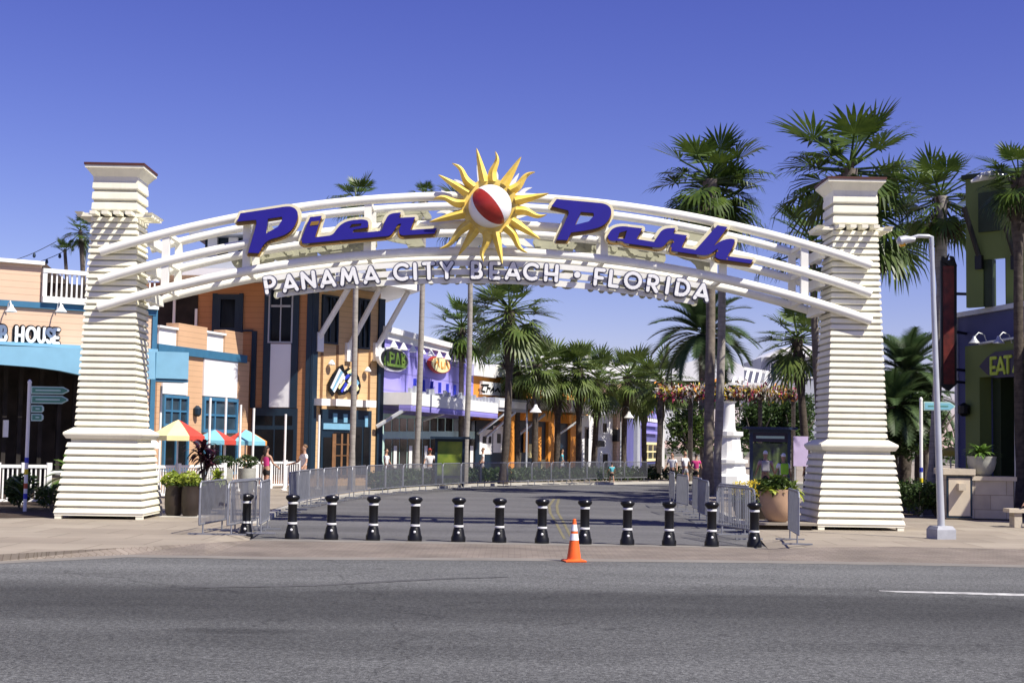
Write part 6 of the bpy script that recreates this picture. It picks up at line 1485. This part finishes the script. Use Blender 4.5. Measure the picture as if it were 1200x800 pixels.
def person(label, loc, H, face, top, bottom, hair, legs='shorts', sleeves=True, arms=((.32, -.1), (-.32, -.1)), stride=.18, pack=None, cap=None, longhair=False, seated=False, female=False):
    """local frame: x right, y forward (-y is the front), z up; scaled from a 1.75 m skeleton"""
    t = thing('person', label, 'person', loc, face); k = H / 1.75; t.scale = (k, k, k)
    V = []; E = []; R = []
    def v(p, r, par=None):
        V.append(Vector(p)); R.append(r); 
        if par is not None: E.append((par, len(V) - 1))
        return len(V) - 1
    hz = .93 if not seated else .52
    sw = .175 if female else .195
    pel = v((0, 0, hz), (.14, .10)); wa = v((0, .0, hz + .20), (.12 if female else .135, .09), pel); ch = v((0, .0, hz + .40), (.15, .105), wa); nk = v((0, .01, hz + .52), (.07, .065), ch)
    n2 = v((0, 0, hz + .60), .052, nk); h1 = v((0, -.02, hz + .68), (.068, .082), n2); h2 = v((0, -.005, hz + .77), (.076, .095), h1); h3 = v((0, 0, hz + .825), (.05, .06), h2)
    v((0, -.115, hz + .70), .016, h1)
    for s_ in (-1, 1): v((s_ * .082, .005, hz + .71), .018, h1)
    shirtE = []; J = {}
    for s_, (ax, ay) in zip((1, -1), arms):
        sh = v((s_ * sw, 0, hz + .465), .055, ch)
        el_ = v((s_ * (sw + abs(ax) * .25), ay * .3, hz + .20), .040, sh); wr = v((s_ * (sw + abs(ax) * .45), ay * 1.0 - .06, hz + .20 - .24 + max(0, -ay) * .5), .028, el_)
        d = (V[wr] - V[el_]).normalized(); hd = v(V[wr] + d * .07, (.036, .022), wr); sd_ = Vector((0, 1, 0)) - d * d.y
        sd_ = sd_.normalized()
        for q, (off, ln) in enumerate(((-.028, .062), (-.010, .075), (.009, .07), (.027, .055))):
            a = v(V[hd] + d * .035 + sd_ * off, .010, hd); v(V[a] + d * ln * .6 + Vector((-s_ * .012, 0, 0)), .008, a)
        a = v(V[wr] + d * .045 - sd_ * .045, .011, hd); v(V[a] + d * .035 - sd_ * .012, .009, a)
        J[s_] = (V[sh].copy(), V[el_].copy(), V[wr].copy())
    L_ = {}
    for s_ in (1, -1):
        st_ = stride * s_
        if seated:
            hp = v((s_ * .09, -.02, hz - .02), .085, pel); kn = v((s_ * .12, -.42, hz + .02), .062, hp); an = v((s_ * .12, -.44, .10), .042, kn)
        else:
            hp = v((s_ * .085, 0, hz - .08), .088, pel); kn = v((s_ * .09, -st_ * .5 - .02, .50), .060, hp); an = v((s_ * .09, -st_ + .03, .09), .040, kn)
        ft_ = v(V[an] + Vector((0, -.06, -.045)), .036, an); v(V[ft_] + Vector((0, -.10, -.01)), .030, ft_)
        L_[s_] = (V[hp].copy(), V[kn].copy(), V[an].copy())
    skin_mesh('body', V, E, R, 'skin', t)
    # shirt
    sv_ = [Vector((0, 0, hz - .05)), Vector((0, 0, hz + .20)), Vector((0, 0, hz + .40)), Vector((0, 0, hz + .475))]; se = [(0, 1), (1, 2), (2, 3)]; sr = [(.158, .12), (.14 if female else .155, .108), (.168, .123), (.11, .09)]
    for s_ in (1, -1):
        i = len(sv_); sh, el_, wr = J[s_]
        if sleeves: sv_ += [sh + Vector((s_ * .005, 0, .0)), sh.lerp(el_, .62)]; sr += [.070, .062]; se += [(2, i), (i, i + 1)]
        else: sv_ += [sh * 1.0 + Vector((-s_ * .05, 0, .01))]; sr += [.055]; se += [(2, i)]
    skin_mesh('shirt', sv_, se, sr, top, t)
    sv_ = [Vector((0, 0, hz + .06)), Vector((0, 0, hz - .02))]; se = [(0, 1)]; sr = [(.150, .112), (.160, .120)]
    for s_ in (1, -1):
        i = len(sv_); hp, kn, an = L_[s_]; e = {'shorts': .62, 'long': 1.0}[legs]
        sv_ += [hp, hp.lerp(kn, e if legs == 'shorts' else 1.0)]; sr += [.105, .085 if legs == 'shorts' else .075]; se += [(1, i), (i, i + 1)]
        if legs == 'long': sv_.append(kn.lerp(an, .95)); sr.append(.062); se.append((i + 1, i + 2))
    skin_mesh('trousers' if legs == 'long' else 'shorts', sv_, se, sr, bottom, t, root=1)
    for s_ in (1, -1):
        an = L_[s_][2]; mb = MB(); mb.path([an + Vector((0, .045, -.045)), an + Vector((0, -.05, -.05)), an + Vector((0, -.17, -.062))], [.045, .046, .030], 10)
        o = mb.build('shoe', K['whitecloth'] if cap else K['rubber'], None, smooth=True); o.parent = t
    # hair / cap
    mb = MB(); c0 = Vector((0, .018, hz + .765)); prof = []
    for j in range(9):
        th = PI * .60 * j / 8
        for i in range(14):
            ph = 2 * PI * i / 14; fr0 = .72 if (math.sin(ph) < -.3 and th > 1.0) else 1
            mb.v.append(c0 + Vector((.086 * math.sin(th) * math.cos(ph), .106 * math.sin(th) * math.sin(ph) * fr0, .098 * math.cos(th))))
    for j in range(8):
        for i in range(14): a = j * 14 + i; b = j * 14 + (i + 1) % 14; mb.f.append([a, b, b + 14, a + 14]); mb.m.append(0)
    o = mb.build('hair' if not cap else 'cap', K[cap or hair], None, smooth=True); o.parent = t
    if cap:
        mb = MB(); mb.box((0, -.13, hz + .79), (.14, .13, .012)); o2 = mb.build('brim', K[cap], None); o2.parent = o
    if longhair:
        mb = MB(); mb.path([Vector((0, .07, hz + .76)), Vector((0, .10, hz + .62)), Vector((0, .11, hz + .46))], [.06, .07, .03], 10); o = mb.build('ponytail', K[hair], None, smooth=True); o.parent = t
    for s_ in (-1, 1):
        mb = MB(); mb.lathe([(.004, -.008), (.010, 0), (.004, .008)], (s_ * .032, -.098, hz + .725), 8); o = mb.build('eye', K['hairdark'], None); o.parent = t
    if pack:
        mb = MB(); mb.box((0, .17, hz + .30), (.28, .15, .40)); o = mb.build('backpack', K[pack], None); o.parent = t
        bv = o.modifiers.new('bevel', 'BEVEL'); bv.width = .05; bv.segments = 3
        mb = MB()
        for s_ in (-1, 1): mb.path([(s_ * .09, .10, hz + .48), (s_ * .10, -.02, hz + .53), (s_ * .10, -.135, hz + .40), (s_ * .11, -.06, hz + .15)], .018, 6)
        o2 = mb.build('strap', K['blackcloth'], None); o2.parent = o
    return t
def at_ground(px, Y): p = AT(px, 520, Y); p.z = .125; return p
person('woman in a pink tank top and black shorts walking on the left sidewalk', at_ground(313, 54.5), 1.74, math.radians(150), 'pink', 'blackcloth', 'hairdark', sleeves=False, arms=((.7, -.35), (.3, -.2)), longhair=True, female=True)
person('man in a white shirt and pale shorts walking behind the left barriers', at_ground(357, 55.5), 1.80, math.radians(-60), 'whitecloth', 'greycloth', 'hairblond', arms=((.55, -.15), (.8, -.3)), stride=.22)
person('man in a dusty rose shirt and white cap standing at the kiosk', at_ground(897, 55), 1.84, math.radians(172), 'rosecloth', 'blackcloth', 'hairdark', legs='long', cap='whitecloth', stride=.05, pack='greycloth')
person('woman in white with a lime green backpack beside the kiosk', at_ground(918, 52.5), 1.76, math.radians(185), 'whitecloth', 'greycloth', 'hairblond', cap='whitecloth', pack='limecloth', stride=.12, female=True)
person('child in a teal shirt stepping along the far kerb', AT(717, 560, 79) * 1 - Vector((0, 0, AT(717, 560, 79).z - .02)), 1.15, math.radians(200), 'tealcloth', 'blackcloth', 'hairdark', stride=.25)
person('person in a white shirt and red cap by the lavender shop', at_ground(504, 69), 1.68, math.radians(20), 'whitecloth', 'greycloth', 'hairdark', cap='redcloth', stride=.1)
person('far person in black and white beside the mid green tree', at_ground(788, 72), 1.66, math.radians(-30), 'whitecloth', 'blackcloth', 'hairdark', legs='long', stride=.15)
person('far person in a pale top left of the twin palm trunks', at_ground(803, 74), 1.72, math.radians(40), 'whitecloth', 'greycloth', 'hairblond', stride=.2)
person('far person in a pink top close to the twin palm trunks', at_ground(816, 71), 1.62, math.radians(170), 'pink', 'blackcloth', 'hairdark', stride=.1, female=True)
person('far person in white walking past the glass of the lavender shop', at_ground(453, 67.5), 1.66, math.radians(70), 'whitecloth', 'blackcloth', 'hairdark', legs='long', stride=.25)
person('far person in a pale top before the white display windows', at_ground(566, 82), 1.70, math.radians(-80), 'whitecloth', 'greycloth', 'hairblond', stride=.2)
person('far person in a teal top under the low row of palms', at_ground(659, 90), 1.70, math.radians(85), 'tealcloth', 'whitecloth', 'hairdark', stride=.25, female=True, longhair=True)
person('person in a black top beside the lilac board', at_ground(950, 61), 1.72, math.radians(160), 'blackcloth', 'greycloth', 'hairdark', stride=.1)
person('visitor in a grey shirt seated on the stone bench at the right edge', Vector((bc.x + .05, bc.y - .04, .14)), 1.72, math.radians(-20), 'greycloth', 'whitecloth', 'hairdark', arms=((.5, -.25), (.5, -.25)), seated=True)
